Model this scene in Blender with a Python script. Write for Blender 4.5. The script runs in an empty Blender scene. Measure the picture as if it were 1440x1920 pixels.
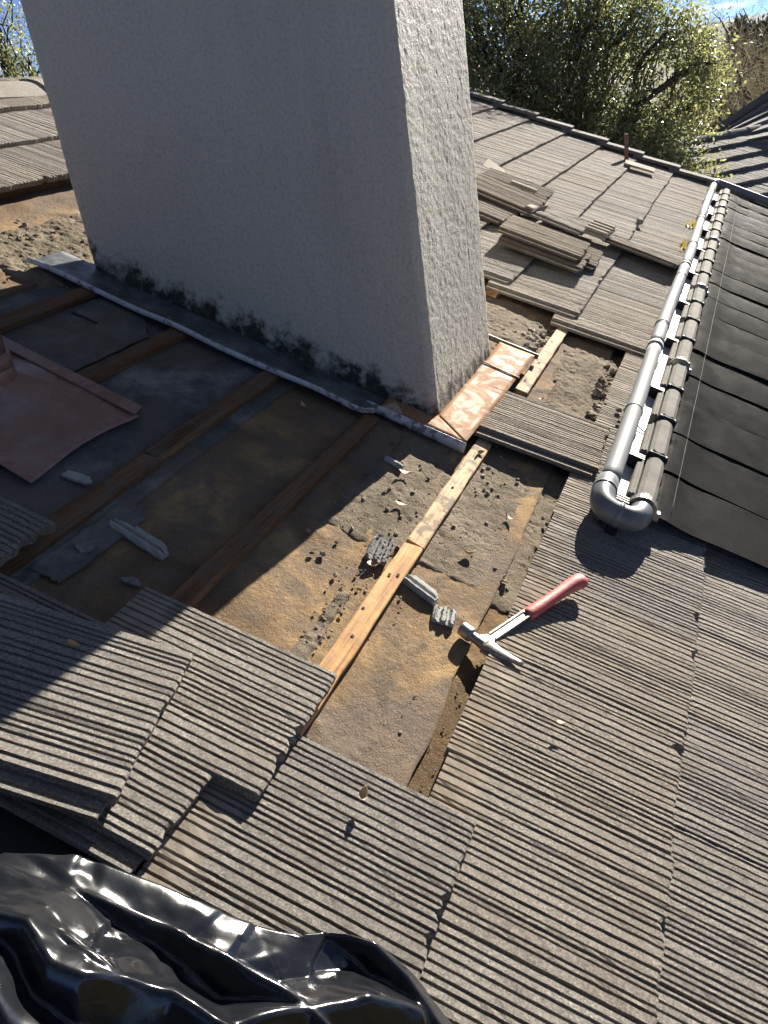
import bpy, bmesh, math, random
import numpy as np
from mathutils import Matrix, Vector, Euler

sc = bpy.context.scene
C = sc.collection
rad = math.radians
PITCH = rad(24.509)          # slope of the roof we stand on
CP, SP = math.cos(PITCH), math.sin(PITCH)
CAM_H = 1.2                  # eye height above the roof felt, measured square to the slope

# ------------------------------------------------------------------ camera
cd = bpy.data.cameras.new('camera')
cam = bpy.data.objects.new('camera', cd); C.objects.link(cam); sc.camera = cam
cd.sensor_fit = 'VERTICAL'; cd.sensor_height = 36.0; cd.lens = 29.327
cd.clip_start = 0.02; cd.clip_end = 60000
R = ((0.37096, -0.91926, -0.13174), (-0.46317, -0.06019, -0.88422), (0.80490, 0.38903, -0.44810))
mw = Matrix.Identity(4)
for i in range(3):
    mw[i][0] = R[0][i]; mw[i][1] = -R[1][i]; mw[i][2] = -R[2][i]
mw.translation = Vector((0, -CAM_H * SP, CAM_H * CP))
cam.matrix_world = mw

# ------------------------------------------------------------------ sky, sun, exposure
SUN_EL, SUN_AZ = rad(22.0), rad(-5.8)      # azimuth from +X, towards -Y
w = bpy.data.worlds.new('World'); sc.world = w; w.use_nodes = True
nt = w.node_tree; N = nt.nodes; bg = N['Background']
sky = N.new('ShaderNodeTexSky'); sky.sky_type = 'NISHITA'; sky.sun_disc = False
sky.sun_elevation = SUN_EL; sky.sun_rotation = rad(95.8)
sky.air_density = 0.33; sky.dust_density = 0.0; sky.ozone_density = 3.5; sky.altitude = 2500
tc = N.new('ShaderNodeTexCoord')
mp = N.new('ShaderNodeMapping'); mp.inputs['Scale'].default_value = (1, 1, 5.5); mp.inputs['Location'].default_value = (2.3, .7, .2)
cn = N.new('ShaderNodeTexNoise'); cn.inputs['Scale'].default_value = 6.0; cn.inputs['Detail'].default_value = 7; cn.inputs['Roughness'].default_value = .58
cr = N.new('ShaderNodeValToRGB'); cr.color_ramp.elements[0].position = .575; cr.color_ramp.elements[1].position = .71
mx = N.new('ShaderNodeMixRGB'); mx.inputs[2].default_value = (12, 12.2, 12.6, 1)
nt.links.new(tc.outputs['Generated'], mp.inputs[0]); nt.links.new(mp.outputs[0], cn.inputs['Vector'])
nt.links.new(cn.outputs['Fac'], cr.inputs[0]); nt.links.new(cr.outputs[0], mx.inputs[0])
nt.links.new(sky.outputs[0], mx.inputs[1]); nt.links.new(mx.outputs[0], bg.inputs[0])
bg.inputs[1].default_value = 0.05
sd = bpy.data.lights.new('sun', 'SUN'); sd.energy = 5.0; sd.angle = rad(0.5); sd.color = (1.0, .93, .82)
sun = bpy.data.objects.new('sun', sd); C.objects.link(sun)
sdir = Vector((math.cos(SUN_EL) * math.cos(SUN_AZ), math.cos(SUN_EL) * math.sin(SUN_AZ), math.sin(SUN_EL)))
sun.rotation_euler = sdir.to_track_quat('Z', 'Y').to_euler(); sun.location = sdir * 30
vs = sc.view_settings; vs.view_transform = 'Standard'; vs.look = 'None'; vs.exposure = 1.65; vs.gamma = 1; vs.use_curve_mapping = False

cy = sc.cycles; cy.max_bounces = 5; cy.diffuse_bounces = 3; cy.glossy_bounces = 3; cy.transmission_bounces = 3; cy.transparent_max_bounces = 4
cy.use_light_tree = False; cy.caustics_reflective = False; cy.caustics_refractive = False

# ------------------------------------------------------------------ helpers
RM = Matrix.Rotation(PITCH, 4, 'X')        # roof frame: x along the battens, y up the slope, z square to the roof
rng = np.random.default_rng(7); random.seed(7)
def T(x, y, z): return Matrix.Translation((x, y, z))
def rx(a): return Matrix.Rotation(a, 4, 'X')
def ry(a): return Matrix.Rotation(a, 4, 'Y')
def rz(a): return Matrix.Rotation(a, 4, 'Z')

def hash2(ix, iy, s):
    n = (ix.astype(np.int64) * 374761393 + iy.astype(np.int64) * 668265263 + s * 1442695041) & 0xffffffff
    n = ((n ^ (n >> 13)) * 1274126177) & 0xffffffff
    n = ((n ^ (n >> 16)) * 2246822519) & 0xffffffff
    return ((n ^ (n >> 15)) & 0xffffff) / float(0xffffff)
def vnoise(x, y, s=0):
    ix = np.floor(x); iy = np.floor(y); fx = x - ix; fy = y - iy
    fx = fx * fx * fx * (fx * (fx * 6 - 15) + 10); fy = fy * fy * fy * (fy * (fy * 6 - 15) + 10)
    a = hash2(ix, iy, s); b = hash2(ix + 1, iy, s); c = hash2(ix, iy + 1, s); d = hash2(ix + 1, iy + 1, s)
    return (a + (b - a) * fx) * (1 - fy) + (c + (d - c) * fx) * fy
def fbm(x, y, s=0, o=4, g=.5):
    r = 0; a = 1; t = 0
    for i in range(o):
        r = r + a * vnoise(x * 2 ** i + 17.3 * i, y * 2 ** i - 9.1 * i, s + i * 31); t += a; a *= g
    return r / t
def sstep(a, b, x):
    t = np.clip((x - a) / (b - a), 0, 1); return t * t * (3 - 2 * t)

def make_mesh(name, V, F, mat=None, smooth=False):
    me = bpy.data.meshes.new(name)
    V = np.asarray(V, dtype=np.float32)
    if isinstance(F, np.ndarray) and F.ndim == 2:
        nf, k = F.shape
        me.vertices.add(len(V)); me.vertices.foreach_set('co', V.ravel())
        me.loops.add(nf * k); me.loops.foreach_set('vertex_index', F.astype(np.int32).ravel())
        me.polygons.add(nf); me.polygons.foreach_set('loop_start', np.arange(0, nf * k, k, dtype=np.int32))
        me.polygons.foreach_set('loop_total', np.full(nf, k, dtype=np.int32))
        me.update(calc_edges=True)
    else:
        me.from_pydata([tuple(v) for v in V.tolist()], [], [tuple(f) for f in F]); me.update()
    if mat: me.materials.append(mat)
    if smooth: me.polygons.foreach_set('use_smooth', np.ones(len(me.polygons), dtype=bool))
    return me
def obj(name, me, parent=None, m=None, label=None, cat=None, group=None, kind=None):
    o = bpy.data.objects.new(name, me); C.objects.link(o)
    if parent: o.parent = parent
    if m is not None: o.matrix_basis = m
    if label: o['label'] = label
    if cat: o['category'] = cat
    if group: o['group'] = group
    if kind: o['kind'] = kind
    return o
def empty(name, label, cat, m, group=None):
    o = obj(name, None, None, m, label, cat, group); o.empty_display_size = .05; return o

class MB:
    """collects shapes into one mesh"""
    def __init__(s): s.V = []; s.F = []
    def add(s, V, F, m=None):
        b = len(s.V)
        for v in V:
            v = Vector(v)
            if m is not None: v = m @ v
            s.V.append(tuple(v))
        s.F += [tuple(i + b for i in f) for f in F]
    def box(s, x0, x1, y0, y1, z0, z1, m=None, bev=0):
        b = min(bev, (x1 - x0) * .45, (y1 - y0) * .45, (z1 - z0) * .45)
        if b <= 0:
            V = [(x, y, z) for z in (z0, z1) for (x, y) in ((x0, y0), (x1, y0), (x1, y1), (x0, y1))]
            F = [(0, 3, 2, 1), (4, 5, 6, 7), (0, 1, 5, 4), (1, 2, 6, 5), (2, 3, 7, 6), (3, 0, 4, 7)]
        else:
            V = []
            for z, i in ((z0, b), (z0 + b, 0), (z1 - b, 0), (z1, b)):
                V += [(x0 + b + (i if i else 0), y0 + i, z), (x1 - b - (i if i else 0), y0 + i, z), (x1 - i, y0 + b + (i if i else 0), z), (x1 - i, y1 - b - (i if i else 0), z),
                      (x1 - b - (i if i else 0), y1 - i, z), (x0 + b + (i if i else 0), y1 - i, z), (x0 + i, y1 - b - (i if i else 0), z), (x0 + i, y0 + b + (i if i else 0), z)]
            F = [tuple(range(7, -1, -1)), tuple(range(24, 32))]
            for r in range(3):
                for k in range(8): F.append((r * 8 + k, r * 8 + (k + 1) % 8, r * 8 + 8 + (k + 1) % 8, r * 8 + 8 + k))
        s.add(V, F, m)
    def tube(s, P, rr, n=12, cap=True, sx=1, sy=1, m=None):
        P = [Vector(p) for p in P]
        if not hasattr(rr, '__len__'): rr = [rr] * len(P)
        V = []; F = []; up = Vector((0, 0, 1))
        t0 = (P[1] - P[0]).normalized()
        if abs(t0.z) > .9: up = Vector((1, 0, 0))
        a = t0.cross(up).normalized(); b = a.cross(t0).normalized()
        for i, p in enumerate(P):
            t = (P[min(i + 1, len(P) - 1)] - P[max(i - 1, 0)]).normalized()
            a = (a - t * a.dot(t)).normalized(); b = a.cross(t).normalized()
            for k in range(n):
                q = 2 * math.pi * k / n
                V.append(p + (a * math.cos(q) * sx + b * math.sin(q) * sy) * rr[i])
        for i in range(len(P) - 1):
            for k in range(n):
                F.append((i * n + k, i * n + (k + 1) % n, (i + 1) * n + (k + 1) % n, (i + 1) * n + k))
        if cap: F.append(tuple(range(n))[::-1]); F.append(tuple(range((len(P) - 1) * n, len(P) * n)))
        s.add(V, F, m)
    def prism(s, pts, z0, z1, m=None):
        n = len(pts)
        V = [(x, y, z0) for x, y in pts] + [(x, y, z1) for x, y in pts]
        F = [tuple(range(n))[::-1], tuple(range(n, 2 * n))] + [(i, (i + 1) % n, n + (i + 1) % n, n + i) for i in range(n)]
        s.add(V, F, m)
    def rock(s, c, r, seed, sq=(1, 1, 1)):
        rn = random.Random(seed)
        g = (1 + 5 ** .5) / 2
        V = [(-1, g, 0), (1, g, 0), (-1, -g, 0), (1, -g, 0), (0, -1, g), (0, 1, g), (0, -1, -g), (0, 1, -g), (g, 0, -1), (g, 0, 1), (-g, 0, -1), (-g, 0, 1)]
        F = [(0, 11, 5), (0, 5, 1), (0, 1, 7), (0, 7, 10), (0, 10, 11), (1, 5, 9), (5, 11, 4), (11, 10, 2), (10, 7, 6), (7, 1, 8), (3, 9, 4), (3, 4, 2), (3, 2, 6), (3, 6, 8), (3, 8, 9), (4, 9, 5), (2, 4, 11), (6, 2, 10), (8, 6, 7), (9, 8, 1)]
        q = Euler((rn.random() * 6, rn.random() * 6, rn.random() * 6)).to_matrix()
        V2 = []
        for v in V:
            v = q @ Vector(v).normalized() * (r * rn.uniform(.65, 1.2))
            V2.append((c[0] + v.x * sq[0], c[1] + v.y * sq[1], c[2] + v.z * sq[2]))
        s.add(V2, F)
    def mesh(s, name, mat, smooth=False): return make_mesh(name, np.array(s.V), s.F, mat, smooth)

def grid(nx, ny):
    i = np.arange(nx - 1); j = np.arange(ny - 1)
    I, J = np.meshgrid(i, j, indexing='ij')
    a = (I * ny + J).ravel()
    return np.stack([a, a + ny, a + ny + 1, a + 1], 1)
def arc(p0, p1, p2, n=8):
    p0, p1, p2 = Vector(p0), Vector(p1), Vector(p2)
    return [(1 - t) ** 2 * p0 + 2 * t * (1 - t) * p1 + t * t * p2 for t in [k / n for k in range(n + 1)]]

# ------------------------------------------------------------------ materials
class Mat:
    def __init__(s, name, rough=.8, spec=.3, metal=0):
        s.m = bpy.data.materials.new(name); s.m.use_nodes = True
        s.t = s.m.node_tree; s.n = s.t.nodes; s.b = s.n['Principled BSDF']; s.out = s.n['Material Output']
        s.b.inputs['Roughness'].default_value = rough; s.b.inputs['Specular IOR Level'].default_value = spec; s.b.inputs['Metallic'].default_value = metal
        c = s.n.new('ShaderNodeTexCoord'); oi = s.n.new('ShaderNodeObjectInfo')
        ml = s.n.new('ShaderNodeVectorMath'); ml.operation = 'MULTIPLY_ADD'
        cx = s.n.new('ShaderNodeCombineXYZ')
        for k in range(3): s.t.links.new(oi.outputs['Random'], cx.inputs[k])
        s.t.links.new(cx.outputs[0], ml.inputs[0]); ml.inputs[1].default_value = (13, 7, 5); s.t.links.new(c.outputs['Object'], ml.inputs[2])
        s.vec = ml.outputs[0]; s.raw = c.outputs['Object']; s.rnd = oi.outputs['Random']; s.col = None; s.bumpn = None
    def L(s, a, b): s.t.links.new(a, b)
    def noise(s, scale, detail=4, rough=.55, vec=None, stretch=None, dist=0):
        v = vec or s.vec
        if stretch:
            mp = s.n.new('ShaderNodeMapping'); mp.inputs['Scale'].default_value = stretch; s.L(v, mp.inputs[0]); v = mp.outputs[0]
        x = s.n.new('ShaderNodeTexNoise'); x.inputs['Scale'].default_value = scale; x.inputs['Detail'].default_value = detail
        x.inputs['Roughness'].default_value = rough; x.inputs['Distortion'].default_value = dist; s.L(v, x.inputs['Vector']); return x.outputs['Fac']
    def ramp(s, fac, stops):
        r = s.n.new('ShaderNodeValToRGB'); e = r.color_ramp.elements
        while len(e) < len(stops): e.new(.5)
        for i, (p, c) in enumerate(stops):
            e[i].position = p; e[i].color = (c, c, c, 1) if not hasattr(c, '__len__') else (*c, 1)
        s.L(fac, r.inputs[0]); return r.outputs[0]
    def mix(s, fac, a, b, mode='MIX'):
        x = s.n.new('ShaderNodeMixRGB'); x.blend_type = mode
        for i, v in ((0, fac), (1, a), (2, b)):
            if hasattr(v, 'is_linked') or isinstance(v, bpy.types.NodeSocket): s.L(v, x.inputs[i])
            elif i == 0: x.inputs[0].default_value = v
            else: x.inputs[i].default_value = (*v, 1)
        return x.outputs[0]
    def math(s, op, a, b=0):
        x = s.n.new('ShaderNodeMath'); x.operation = op
        for i, v in ((0, a), (1, b)):
            if isinstance(v, bpy.types.NodeSocket): s.L(v, x.inputs[i])
            else: x.inputs[i].default_value = v
        return x.outputs[0]
    def sep(s, axis):
        x = s.n.new('ShaderNodeSeparateXYZ'); s.L(s.raw, x.inputs[0]); return x.outputs[axis]
    def color(s, c):
        if isinstance(c, bpy.types.NodeSocket): s.L(c, s.b.inputs['Base Color'])
        else: s.b.inputs['Base Color'].default_value = (*c, 1)
        return s
    def rough(s, f): s.L(f, s.b.inputs['Roughness']); return s
    def bump(s, h, strength=.5, dist=.01):
        x = s.n.new('ShaderNodeBump'); x.inputs['Strength'].default_value = strength; x.inputs['Distance'].default_value = dist
        s.L(h, x.inputs['Height'])
        if s.bumpn: s.L(s.bumpn, x.inputs['Normal'])
        s.bumpn = x.outputs[0]; s.L(s.bumpn, s.b.inputs['Normal']); return s

# concrete tile: sandy grains on the weathered part, smooth brown head that used to be covered
m = Mat('concrete_tile', .9, .2)
gr = m.noise(260, 5, .85); big = m.noise(9, 4, .6); mid = m.noise(45, 4, .65)
base = m.ramp(gr, [(.33, (.085, .078, .07)), (.46, (.25, .233, .21)), (.56, (.37, .35, .317)), (.68, (.70, .66, .59))])
base = m.mix(m.math('MULTIPLY', m.ramp(big, [(.35, 0), (.7, 1)]), .45), base, (.22, .19, .16))
base = m.mix(m.math('MULTIPLY', m.ramp(mid, [(.60, 0), (.72, 1)]), .55), base, (.10, .09, .085))
yy = m.sep(1)
edge = m.ramp(m.math('ADD', yy, m.math('MULTIPLY', m.math('SUBTRACT', m.noise(14, 3), .5), .09)), [(.325, 0), (.36, 1)])
hd = m.ramp(m.noise(18, 5, .6), [(.3, (.20, .170, .135)), (.55, (.28, .247, .208)), (.75, (.34, .315, .28))])
base = m.mix(edge, base, hd)
tint = m.ramp(m.rnd, [(0, (.78, .77, .76)), (.5, (1, .985, .965)), (1, (.93, .87, .80))])
m.color(m.mix(1, base, tint, 'MULTIPLY'))
m.bump(m.noise(60, 4, .7), .4, .004); m.bump(m.mix(edge, gr, (.5, .5, .5)), 1.0, .005)
M_TILE = m.m
M_TILED = M_TILE.copy(); M_TILED.name = 'concrete_tile_stained'
for nd in M_TILED.node_tree.nodes:          # browner, older tiles of the pile
    if nd.type == 'VALTORGB' and nd.inputs[0].links and nd.inputs[0].links[0].from_socket.name == 'Random':
        for e_, c_ in zip(nd.color_ramp.elements, ((.50, .45, .40), (.60, .54, .47), (.55, .46, .37))): e_.color = (*c_, 1)
m = Mat('concrete_tile_broken', .92, .2)
m.color(m.ramp(m.noise(120, 4, .7), [(.3, (.24, .205, .16)), (.6, (.38, .34, .275)), (.8, (.48, .44, .37))])); m.bump(m.noise(200, 4, .7), .8, .004)
M_BREAK = m.m
m = Mat('old_tile_dark', .92, .15)
gr = m.noise(90, 4, .7)
m.color(m.mix(m.math('MULTIPLY', m.ramp(m.noise(5), [(.4, 0), (.65, 1)]), .5), m.ramp(gr, [(.3, (.13, .125, .12)), (.7, (.33, .315, .30))]), (.17, .15, .13))); m.bump(gr, .7, .006)
M_OLD = m.m

# felt underlayment
def felt(name, lo, midc, hi, grime, stain):
    m = Mat(name, .93, .15)
    g1 = m.noise(2.6, 6, .62, vec=m.raw, dist=.6); g2 = m.noise(11, 5, .65, vec=m.raw); fine = m.noise(260, 3, .75, vec=m.raw)
    c = m.ramp(g1, [(.36, lo), (.5, midc), (.62, hi)])
    c = m.mix(m.math('MULTIPLY', m.ramp(g2, [(.42, 0), (.62, 1)]), .85), c, grime)
    c = m.mix(m.ramp(m.noise(1.7, 5, .6, vec=m.raw, dist=1.2), [(.50, 0), (.56, 1)]), c, m.mix(.7, c, stain))
    c = m.mix(m.ramp(fine, [(.60, 0), (.74, .8)]), c, (.52, .42, .28))
    c = m.mix(m.ramp(fine, [(.22, .8), (.36, 0)]), c, (.03, .025, .02))
    m.color(c)
    m.bump(m.noise(55, 5, .65, vec=m.raw), .6, .008); m.bump(fine, .7, .003)
    return m.m
M_FELT = felt('old_felt', (.13, .085, .048), (.235, .155, .084), (.38, .25, .118), (.145, .112, .082), (.14, .113, .093))
M_FELT2 = felt('brown_felt', (.10, .060, .028), (.165, .10, .046), (.23, .148, .068), (.115, .08, .047), (.085, .055, .03))
M_FELTSH = felt('shade_grey_felt', (.08, .08, .077), (.16, .155, .145), (.27, .262, .24), (.085, .083, .078), (.15, .125, .10))  # grey felt in the chimney shadow, the cool shade tone mixed into its colour
m = Mat('black_felt', .7, .4); fn = m.noise(300, 3, .7, vec=m.raw)
m.color(m.ramp(fn, [(.45, (.010, .011, .014)), (.7, (.03, .031, .034)), (.8, (.12, .12, .12))])); m.bump(fn, .6, .002)
M_BLACKFELT = m.m
m = Mat('mortar_dirt', .95, .1)
d1 = m.noise(7, 5, .65, vec=m.raw); d2 = m.noise(160, 4, .75, vec=m.raw)
c = m.ramp(d1, [(.3, (.115, .092, .066)), (.5, (.19, .155, .113)), (.7, (.275, .227, .167))])
c = m.mix(m.ramp(d2, [(.58, 0), (.75, .8)]), c, (.40, .34, .255)); c = m.mix(m.ramp(d2, [(.25, .8), (.4, 0)]), c, (.04, .034, .027))
m.color(c); m.bump(m.noise(70, 5, .7, vec=m.raw), .9, .01); m.bump(d2, .8, .004)
M_DIRT = m.m
m = Mat('mortar_crumb', .95, .1)
m.color(m.ramp(m.noise(24, 3, .6), [(.35, (.13, .105, .08)), (.55, (.26, .215, .16)), (.72, (.50, .44, .36))])); m.bump(m.noise(300), .5, .003)
M_CRUMB = m.m

# wood
def wood(name, a, b, c2, dirt):
    m = Mat(name, .8, .25)
    g = m.noise(26, 5, .6, stretch=(.05, 1, 1), dist=.5); f = m.noise(180, 3, .6, stretch=(.03, 1, 1))
    c = m.ramp(g, [(.32, a), (.52, b), (.7, c2)])
    c = m.mix(m.ramp(f, [(.3, .55), (.5, 0)]), c, tuple(x * .45 for x in a))
    c = m.mix(m.math('MULTIPLY', m.ramp(m.noise(16, 6, .7), [(.48, 0), (.58, 1)]), dirt), c, (.13, .105, .08))
    m.color(c); m.bump(f, .4, .002); m.bump(m.noise(40, 4, .7), .4, .003)
    return m.m
M_WOOD = wood('batten_wood', (.27, .125, .05), (.56, .31, .125), (.68, .43, .20), .25)
M_WOODD = wood('batten_wood_dirty', (.26, .15, .075), (.50, .32, .17), (.62, .46, .28), .85)
M_WOODSH = wood('batten_wood_shaded', (.08, .038, .018), (.155, .078, .036), (.22, .135, .075), .6)  # batten wood darkened for the chimney shadow: shade put into the colour
M_LUMBER = wood('lumber', (.10, .06, .04), (.16, .10, .07), (.22, .15, .11), .3)

# stucco
m = Mat('stucco', .62, .38)
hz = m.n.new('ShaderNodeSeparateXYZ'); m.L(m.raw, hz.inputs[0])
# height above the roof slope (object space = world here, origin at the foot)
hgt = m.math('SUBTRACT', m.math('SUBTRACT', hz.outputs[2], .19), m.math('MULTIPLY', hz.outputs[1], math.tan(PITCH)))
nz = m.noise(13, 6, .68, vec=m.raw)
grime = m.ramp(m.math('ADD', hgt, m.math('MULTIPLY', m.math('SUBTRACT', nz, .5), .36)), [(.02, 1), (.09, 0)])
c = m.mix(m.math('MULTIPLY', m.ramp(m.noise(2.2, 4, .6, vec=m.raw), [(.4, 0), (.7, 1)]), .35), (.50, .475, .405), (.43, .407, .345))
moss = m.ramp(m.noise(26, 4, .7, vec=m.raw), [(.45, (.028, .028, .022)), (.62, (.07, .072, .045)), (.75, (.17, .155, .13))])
grn = m.noise(95, 4, .65, vec=m.raw); c = m.mix(m.math('MULTIPLY', m.ramp(grn, [(.36, 1), (.52, 0)]), .38), c, (.27, .255, .22)); c = m.mix(m.ramp(grn, [(.60, 0), (.72, .5)]), c, (.60, .57, .50))
c = m.mix(m.math('MULTIPLY', m.ramp(m.noise(3.5, 5, .7, vec=m.raw, stretch=(1, 1, .12)), [(.52, 0), (.68, 1)]), .22), c, (.26, .245, .22))
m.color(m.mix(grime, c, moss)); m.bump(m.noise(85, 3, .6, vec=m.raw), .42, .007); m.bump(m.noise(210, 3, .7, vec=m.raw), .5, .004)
M_STUCCO = m.m

# sheet metals
m = Mat('zinc_flashing', .42, .5, .55)
m.color(m.mix(m.ramp(m.noise(9, 6, .7), [(.35, 0), (.65, 1)]), (.24, .26, .28), (.075, .075, .072))); m.rough(m.ramp(m.noise(30, 4), [(.3, .3), (.7, .6)])); m.bump(m.noise(12, 3), .2, .01)
M_ZINC = m.m
m = Mat('white_hem', .5, .4, .1)
m.color(m.mix(m.ramp(m.noise(40, 6, .75), [(.52, 0), (.60, 1)]), (.50, .51, .53), (.16, .155, .15))); m.bump(m.noise(30), .3, .005)
M_HEM = m.m
m = Mat('tan_flashing', .7, .05)
a = m.noise(9, 6, .6, dist=1.5)
c = m.ramp(a, [(.33, (.46, .40, .34)), (.40, (.40, .27, .18)), (.44, (.30, .155, .075)), (.70, (.33, .18, .095))])
c = m.mix(m.ramp(m.noise(60, 3, .7), [(.70, 0), (.76, 1)]), c, (.35, .17, .09))
m.color(c); m.rough(m.ramp(a, [(.42, .75), (.55, .55)])); m.bump(a, .15, .004)
M_TAN = m.m
m = Mat('brown_paint', .3, .5)
a = m.noise(7, 6, .6, dist=1)
c = m.ramp(a, [(.35, (.23, .125, .095)), (.6, (.29, .172, .138)), (.75, (.35, .235, .20))])
c = m.mix(m.ramp(m.noise(3.1, 5, .65), [(.62, 0), (.74, .5)]), c, (.30, .29, .30))
m.color(c); m.rough(m.ramp(a, [(.4, .18), (.7, .42)]))
M_BROWN = m.m
m = Mat('steel_head', .45, .5, .7); m.color(m.ramp(m.noise(30, 5, .7), [(.35, (.20, .18, .155)), (.65, (.38, .355, .32))])); m.rough(m.ramp(m.noise(40, 4, .7), [(.3, .28), (.7, .5)])); m.bump(m.noise(160), .12, .002)
M_STEEL = m.m
m = Mat('red_grip', .5, .4); m.color(m.mix(m.ramp(m.noise(22, 6, .7, stretch=(.3, 1, 1)), [(.47, 0), (.66, .75)]), (.52, .105, .09), (.60, .27, .23))); m.bump(m.noise(120, 4), .3, .002)
M_GRIP = m.m
m = Mat('perforated_strip', .5, .4, .2); m.color(m.mix(m.ramp(m.noise(30, 5, .7), [(.5, 0), (.62, 1)]), (.74, .73, .70), (.40, .38, .34)))
M_STRIP = m.m

# solar collector
m = Mat('pvc_pipe', .6, .15); a = m.noise(9, 5, .6, stretch=(.25, 1, 1))
c = m.ramp(a, [(.3, (.19, .20, .208)), (.6, (.25, .26, .265)), (.8, (.30, .30, .295))])
c = m.mix(m.ramp(m.noise(30, 5, .75), [(.60, 0), (.70, .5)]), c, (.28, .26, .23)); m.color(c); m.rough(m.ramp(a, [(.3, .5), (.7, .66)]))
M_PVC = m.m
m = Mat('pvc_elbow', .35, .5); m.color(m.ramp(m.noise(14, 5), [(.3, (.10, .112, .118)), (.7, (.17, .18, .185))])); M_ELBOW = m.m  # darker and bluer than the pipe: the elbow's shaded side put into the colour
m = Mat('collector_header', .85, .12); c = m.ramp(m.noise(14, 5, .65), [(.3, (.14, .132, .116)), (.6, (.205, .192, .17)), (.8, (.26, .243, .215))])
c = m.mix(m.ramp(m.noise(60, 4, .8), [(.62, 0), (.72, .7)]), c, (.09, .085, .075)); m.color(c); m.bump(m.noise(90), .2, .003); M_HEAD = m.m
m = Mat('black_rubber', .45, .4); m.color((.014, .014, .016)); M_RUB = m.m
m = Mat('collector_mat', .8, .12)
c = m.ramp(m.noise(5, 5, .6), [(.35, (.009, .0095, .010)), (.7, (.016, .0165, .017))]); c = m.mix(m.ramp(m.noise(150, 4, .8), [(.60, 0), (.8, .35)]), c, (.08, .08, .077))
m.color(c); m.rough(m.ramp(m.noise(20, 4), [(.3, .62), (.7, .8)])); M_MAT = m.m
m = Mat('white_board', .55, .4); m.color(m.mix(m.ramp(m.noise(20, 5, .7), [(.5, 0), (.7, .5)]), (.80, .79, .76), (.62, .57, .48))); M_WHITE = m.m
m = Mat('grey_strap', .7, .2); m.color((.10, .10, .10)); M_STRAP = m.m

# bag
m = Mat('black_plastic_film', .16, .6); a = m.noise(9, 5, .6)
m.color(m.ramp(m.noise(40, 4), [(.3, (.006, .007, .009)), (.7, (.012, .013, .016))])); m.rough(m.ramp(a, [(.35, .12), (.7, .24)]))
m.bump(m.noise(60, 3, .6, dist=.6), .08, .004)
M_BAG = m.m

# vegetation
def leafmat(name, a, b, rough, tr, spec=.5):
    m = Mat(name, rough, spec)
    gi = m.n.new('ShaderNodeNewGeometry')
    c = m.ramp(gi.outputs['Random Per Island'], [(0, a), (.7, b), (1, tuple(min(1, x * 1.5) for x in b))])
    m.color(c)
    tb = m.n.new('ShaderNodeBsdfTranslucent'); m.L(m.mix(1, c, (1.75, 1.75, 1.10), 'MULTIPLY'), tb.inputs[0])
    ms = m.n.new('ShaderNodeMixShader'); ms.inputs[0].default_value = tr
    m.L(m.b.outputs[0], ms.inputs[1]); m.L(tb.outputs[0], ms.inputs[2]); m.L(ms.outputs[0], m.out.inputs[0])
    return m.m
M_LEAF = leafmat('glossy_leaf', (.12, .128, .078), (.175, .185, .118), .40, .55, 1.0)
M_DRYLEAF = leafmat('dry_leaf', (.32, .21, .11), (.50, .37, .22), .6, .15)
M_YELLEAF = leafmat('yellow_leaf', (.50, .33, .10), (.55, .38, .14), .55, .2)
M_CONIF = leafmat('conifer_needles', (.028, .045, .026), (.045, .065, .036), .6, .1)
M_BRUSH = leafmat('winter_brush', (.13, .11, .09), (.20, .175, .145), .8, .15)
M_SCRUB = leafmat('scrub_leaf', (.06, .06, .04), (.11, .105, .07), .8, .12)
m = Mat('bark', .9, .15); m.color(m.ramp(m.noise(14, 5, .7), [(.3, (.035, .028, .022)), (.7, (.12, .10, .085))])); m.bump(m.noise(30, 5), .8, .02); M_BARK = m.m
m = Mat('twig', .9, .1); m.color((.17, .14, .115)); M_TWIG = m.m
m = Mat('moss_weed', .8, .2); m.color((.20, .22, .05)); M_WEED = m.m
m = Mat('ground_soil', .95, .1); m.color(m.ramp(m.noise(.08, 6, .65, vec=m.raw), [(.35, (.06, .062, .03)), (.55, (.12, .10, .06)), (.7, (.17, .14, .09))])); M_SOIL = m.m
m = Mat('far_hill', .95, .1); m.color(m.ramp(m.noise(.0016, 6, .65, vec=m.raw), [(.35, (.035, .05, .035)), (.65, (.075, .085, .055))])); M_HILL = m.m
m = Mat('house_wall', .85, .2); m.color((.55, .50, .43)); m.bump(m.noise(80, 4), .4, .004); M_WALL = m.m
m = Mat('fascia', .6, .3); m.color((.10, .085, .07)); M_FASCIA = m.m
m = Mat('window_glass', .08, .5); m.color((.03, .035, .04)); M_GLASS = m.m
#PART2
# ================================================================== the house under our feet
house = empty('house', 'house roof of ribbed grey concrete tiles, stripped to brown felt around the chimney', 'house', RM)

# deck of the roof, with the walls that carry it
mb = MB(); mb.box(-2.6, 7.98, -3.2, 3.08, -.12, -.014)
obj('roof_deck', mb.mesh('roof_deck', M_FASCIA), house)
RI = RM.inverted()
mb = MB()
mb.box(-2.3, 7.6, -2.7, 2.55, -6.6, -1.75, m=RI)
obj('wall', mb.mesh('wall', M_WALL), house)
mb = MB()
for sgn in (1,):
    mb.add([(-2.6, 3.10, -.014), (7.98, 3.10, -.014), (7.98, 6.4, -3.0), (-2.6, 6.4, -3.0), (-2.6, 3.10, -.12), (7.98, 3.10, -.12), (7.98, 6.4, -3.1), (-2.6, 6.4, -3.1)],
           [(0, 1, 2, 3), (7, 6, 5, 4), (0, 3, 7, 4), (1, 5, 6, 2), (2, 6, 7, 3)])
obj('rear_roof_slope', mb.mesh('rear_roof_slope', M_OLD), house)

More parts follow.
